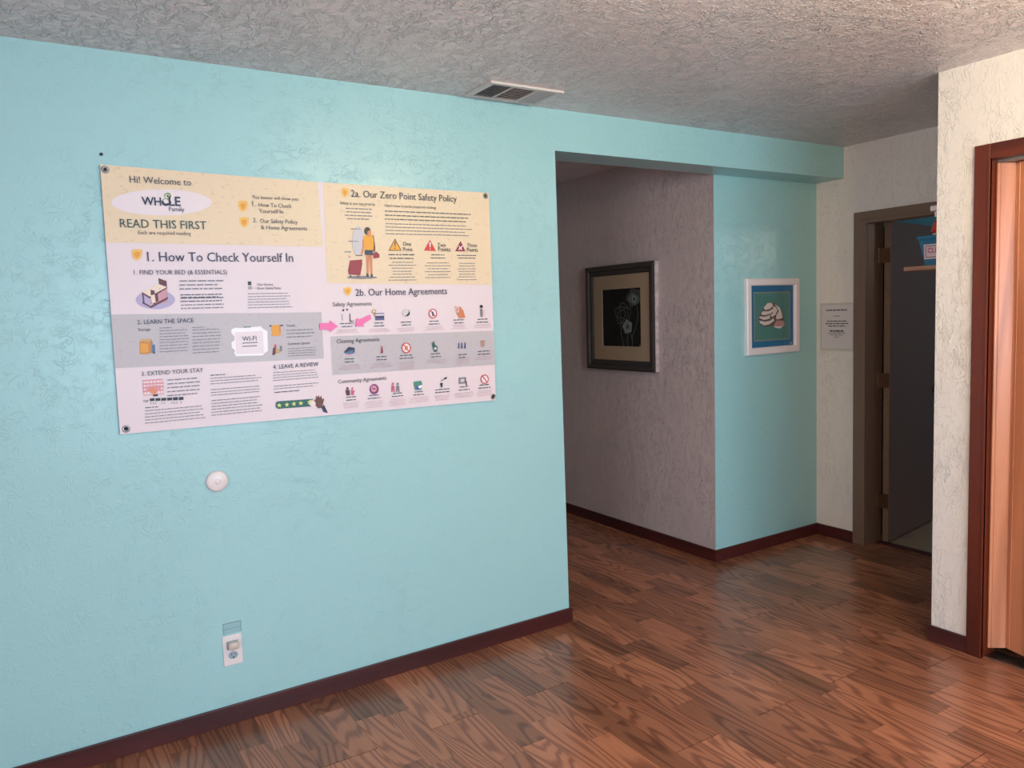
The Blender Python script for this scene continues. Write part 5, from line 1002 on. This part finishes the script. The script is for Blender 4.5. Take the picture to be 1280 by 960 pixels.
sh += [(3, PS([(330, 345), (385, 350), (450, 420), (470, 500), (485, 590), (430, 635), (370, 600), (300, 608), (250, 580), (240, 490), (265, 440)])),
       (2, PS([(325, 350), (365, 352), (372, 385), (345, 415), (300, 425), (288, 400)])), (2, PS([(380, 385), (398, 400), (395, 430), (350, 465), (300, 482), (262, 470), (275, 438), (330, 440), (370, 418)])),
       (2, PS([(400, 405), (415, 430), (395, 480), (345, 520), (290, 532), (250, 510), (246, 490), (300, 498), (360, 475)])), (2, PS([(375, 515), (385, 545), (340, 582), (290, 590), (255, 565), (246, 535), (300, 552), (350, 540)])),
       (2, PS([(385, 360), (440, 410), (455, 470), (462, 520), (440, 525), (425, 440), (405, 395)])), (2, PS([(430, 440), (440, 530), (400, 530), (405, 480)])), (4, PS([(405, 545), (470, 550), (485, 590), (440, 625), (375, 600)])), (2, PS([(375, 603), (430, 612), (470, 602), (440, 634), (400, 626)])),
       (3, ell(*S(352, 507), .010, .012, 12)), (3, PS([(300, 425), (345, 418), (372, 388), (366, 410), (340, 432), (305, 436)])), (3, PS([(280, 478), (330, 478), (375, 450), (370, 462), (330, 488), (290, 488)]))]
obj('print', shapes(sh, Ms @ Matrix.Translation((0, 0, .004))), [plain('print_tan', (136, 142, 122), .6), plain('print_sea', (82, 130, 124), .6), plain('print_shell', (226, 206, 200), .6), plain('print_shell_dark', (104, 78, 74), .6), plain('print_shell_pink', (186, 138, 132), .6)], sp, recalc=False)
obj('signature', shapes([(0, q) for q in line([(SW_ - .078, .052), (SW_ - .070, .060), (SW_ - .066, .052), (SW_ - .056, .060)], .0025)], Ms @ Matrix.Translation((0, 0, .0041))), M['white'], sp, recalc=False)
obj('glass', lbox(.041, SW_ - .041, .040, SH_ - .040, .0075, .0090, Ms), mg, sp)

# ---------- paper notice
Mp = Matrix(((0, 0, -1, L_), (-1, 0, 0, .164), (0, 1, 0, 1.200), (0, 0, 0, 1)))
pn = empty('paper_notice', (L_, .05, 1.2), 'printed paper notice in a clear sleeve on the cream end wall beside the door casing', 'notice')
obj('sleeve', lbox(0, .236, 0, .300, 0, .0010, Mp), plain('sleeve', (206, 198, 186), .22), pn)
obj('sheet', lbox(.012, .228, .018, .288, .0011, .0018, Mp), plain('notice_paper', (216, 206, 204), .5), pn)
ls = []
random.seed(3)
for y_, w_, h_, c_ in ((.252, .150, .0085, 0), (.216, .050, .006, 1), (.184, .140, .0065, 0), (.169, .160, .0065, 0), (.154, .120, .0065, 0), (.122, .096, .0095, 0), (.110, .124, .005, 1), (.098, .090, .005, 1), (.086, .032, .005, 1)):
    xx = .120 - w_ / 2; e = xx + w_
    while xx < e - .004:
        q = min(random.uniform(.012, .034), e - xx); ls.append((c_, [(xx, y_), (xx + q, y_), (xx + q, y_ + h_), (xx, y_ + h_)])); xx += q + .004
ls.append((0, [(.072, .1195), (.168, .1195), (.168, .1205), (.072, .1205)]))
o = obj('small_print', shapes(ls, Mp @ Matrix.Translation((0, 0, .0018))), [plain('ink', (90, 84, 88), .6), plain('ink_light', (140, 132, 134), .6)], pn, recalc=False); tag(o, kind='stuff')

# ---------- hallway shelf with bin and spray bottle
SHX = 1.45
shf = empty('wall_shelf', (SHX, YC, 1.643), 'narrow pale wooden shelf sticking out past the cream wall corner in front of the door', 'shelf')
obj('board', B(SHX, SHX + .42, YC, -.810, 1.643, 1.662, .0015), wood('pine_board', (150, 108, 84), (196, 150, 120), .5, 'y', 1, 4, 8, .12), shf)
bm = bmesh.new(); box(bm, SHX + .16, SHX + .18, YC + .0002, YC + .012, 1.46, 1.6428); box(bm, SHX + .16, SHX + .18, YC + .012, -.90, 1.631, 1.6428)
o = obj('bracket', bm, M['dark'], shf)
bn = empty('plastic_bin', (SHX + .13, -.99, 1.662), 'blue plastic storage bin with a white label on the hallway shelf', 'bin')
bl = plain('blue_plastic', (38, 112, 144), .35)
bm = bmesh.new(); zb_, zt_ = 1.6625, 1.800
def ringr(x0, x1, y0, y1, z): return [bm.verts.new(p) for p in ((x0, y0, z), (x1, y0, z), (x1, y1, z), (x0, y1, z))]
bx0, bx1, by0, by1 = SHX + .006, SHX + .30, YC + .012, -.893
rg = [ringr(bx0 + .012, bx1 - .012, by0 + .012, by1 - .012, zb_), ringr(bx0, bx1, by0, by1 + .014, zt_ - .016), ringr(bx0 - .006, bx1 + .006, by0 - .006, by1 + .020, zt_ - .014), ringr(bx0 - .006, bx1 + .006, by0 - .006, by1 + .020, zt_),
      ringr(bx0 + .003, bx1 - .003, by0 + .003, by1 + .010, zt_), ringr(bx0 + .015, bx1 - .015, by0 + .015, by1 - .016, zb_ + .003)]
for a, b_ in zip(rg, rg[1:]):
    for i in range(4): bm.faces.new((a[i], a[(i + 1) % 4], b_[(i + 1) % 4], b_[i]))
bm.faces.new(rg[0]); bm.faces.new(rg[-1])
obj('tub', bm, bl, bn)
lb = bmesh.new(); lx = bx0 + .0015
def lq(y0, y1, z0, z1, o_, mi): 
    f = lb.faces.new([lb.verts.new((bx0 + .006 - (z - 1.70) * .10 - o_ - .0035, y, z)) for y, z in ((y0, z0), (y1, z0), (y1, z1), (y0, z1))]); f.material_index = mi
LY0, LY1, LZ0, LZ1 = -1.085, -.905, 1.692, 1.760
lq(LY0, LY1, LZ0, LZ1, 0, 0)
for q in ((LY0 + .008, LY1 - .008, LZ1 - .010, LZ1 - .0075), (LY0 + .008, LY1 - .008, LZ0 + .0075, LZ0 + .010), (LY1 - .0105, LY1 - .008, LZ0 + .0075, LZ1 - .0075), (LY0 + .008, LY0 + .0105, LZ0 + .0075, LZ1 - .0075)): lq(*q, .0006, 1)
lq(LY0 + .055, LY1 - .055, LZ0 + .017, LZ0 + .022, .0006, 2)
cu = bpy.data.curves.new('t', 'FONT'); cu.body = 'CLEANING'; cu.size = 1; cu.resolution_u = 2; cu.offset = .012; to = bpy.data.objects.new('t', cu); C.objects.link(to); bpy.context.view_layer.update()
me = bpy.data.meshes.new_from_object(to.evaluated_get(bpy.context.evaluated_depsgraph_get())); xs = [v.co.x for v in me.vertices]; w0, w1 = min(xs), max(xs); sc = (LY1 - LY0 - .036) / (w1 - w0)
vs = []
for v in me.vertices:
    y_ = LY1 - .018 - (v.co.x - w0) * sc; z_ = LZ0 + .028 + v.co.y * sc * 1.1; vs.append(lb.verts.new((bx0 + .006 - (z_ - 1.70) * .10 - .0006 - .0035, y_, z_)))
for p in me.polygons: lb.faces.new([vs[i] for i in p.vertices]).material_index = 3
bpy.data.objects.remove(to)
o = obj('label_card', lb, [plain('label_white', (226, 200, 204), .5), M['black'], plain('label_grey', (120, 100, 110), .5), plain('label_red', (170, 60, 72), .5)], bn, recalc=False); tag(o, 'white label lettered CLEANING')
sb = empty('spray_bottle', (SHX + .06, -.938, 1.666), 'white and red spray bottle standing in the blue bin', 'bottle')
bx, by = SHX + .062, -.948
bm = bmesh.new(); lathe(bm, [(.029, 1.6662), (.031, 1.675), (.031, 1.78), (.031, 1.80), (.033, 1.812)], bx, by, 0, 24); obj('body', bm, plain('bottle_white', (206, 196, 190), .35), sb, smooth=True)
bm = bmesh.new(); lathe(bm, [(.0365, 1.8125), (.036, 1.83), (.030, 1.850), (.022, 1.866), (.018, 1.872)], bx, by, 0, 24); obj('shoulder', bm, plain('bottle_red', (206, 54, 34), .35), sb, smooth=True)
bm = bmesh.new(); lathe(bm, [(.017, 1.8722), (.013, 1.884), (.012, 1.898), (.016, 1.900), (.016, 1.914)], bx, by, 0, 20); nk = obj('neck', bm, M['white'], sb, smooth=True)
bm = bmesh.new(); box(bm, bx - .018, bx + .020, by - .020, by + .040, 1.9142, 1.940, 0, .006); box(bm, bx - .006, bx + .006, by + .014, by + .024, 1.888, 1.9135, 0, .002); obj('spray_head', bm, M['white'], sb)
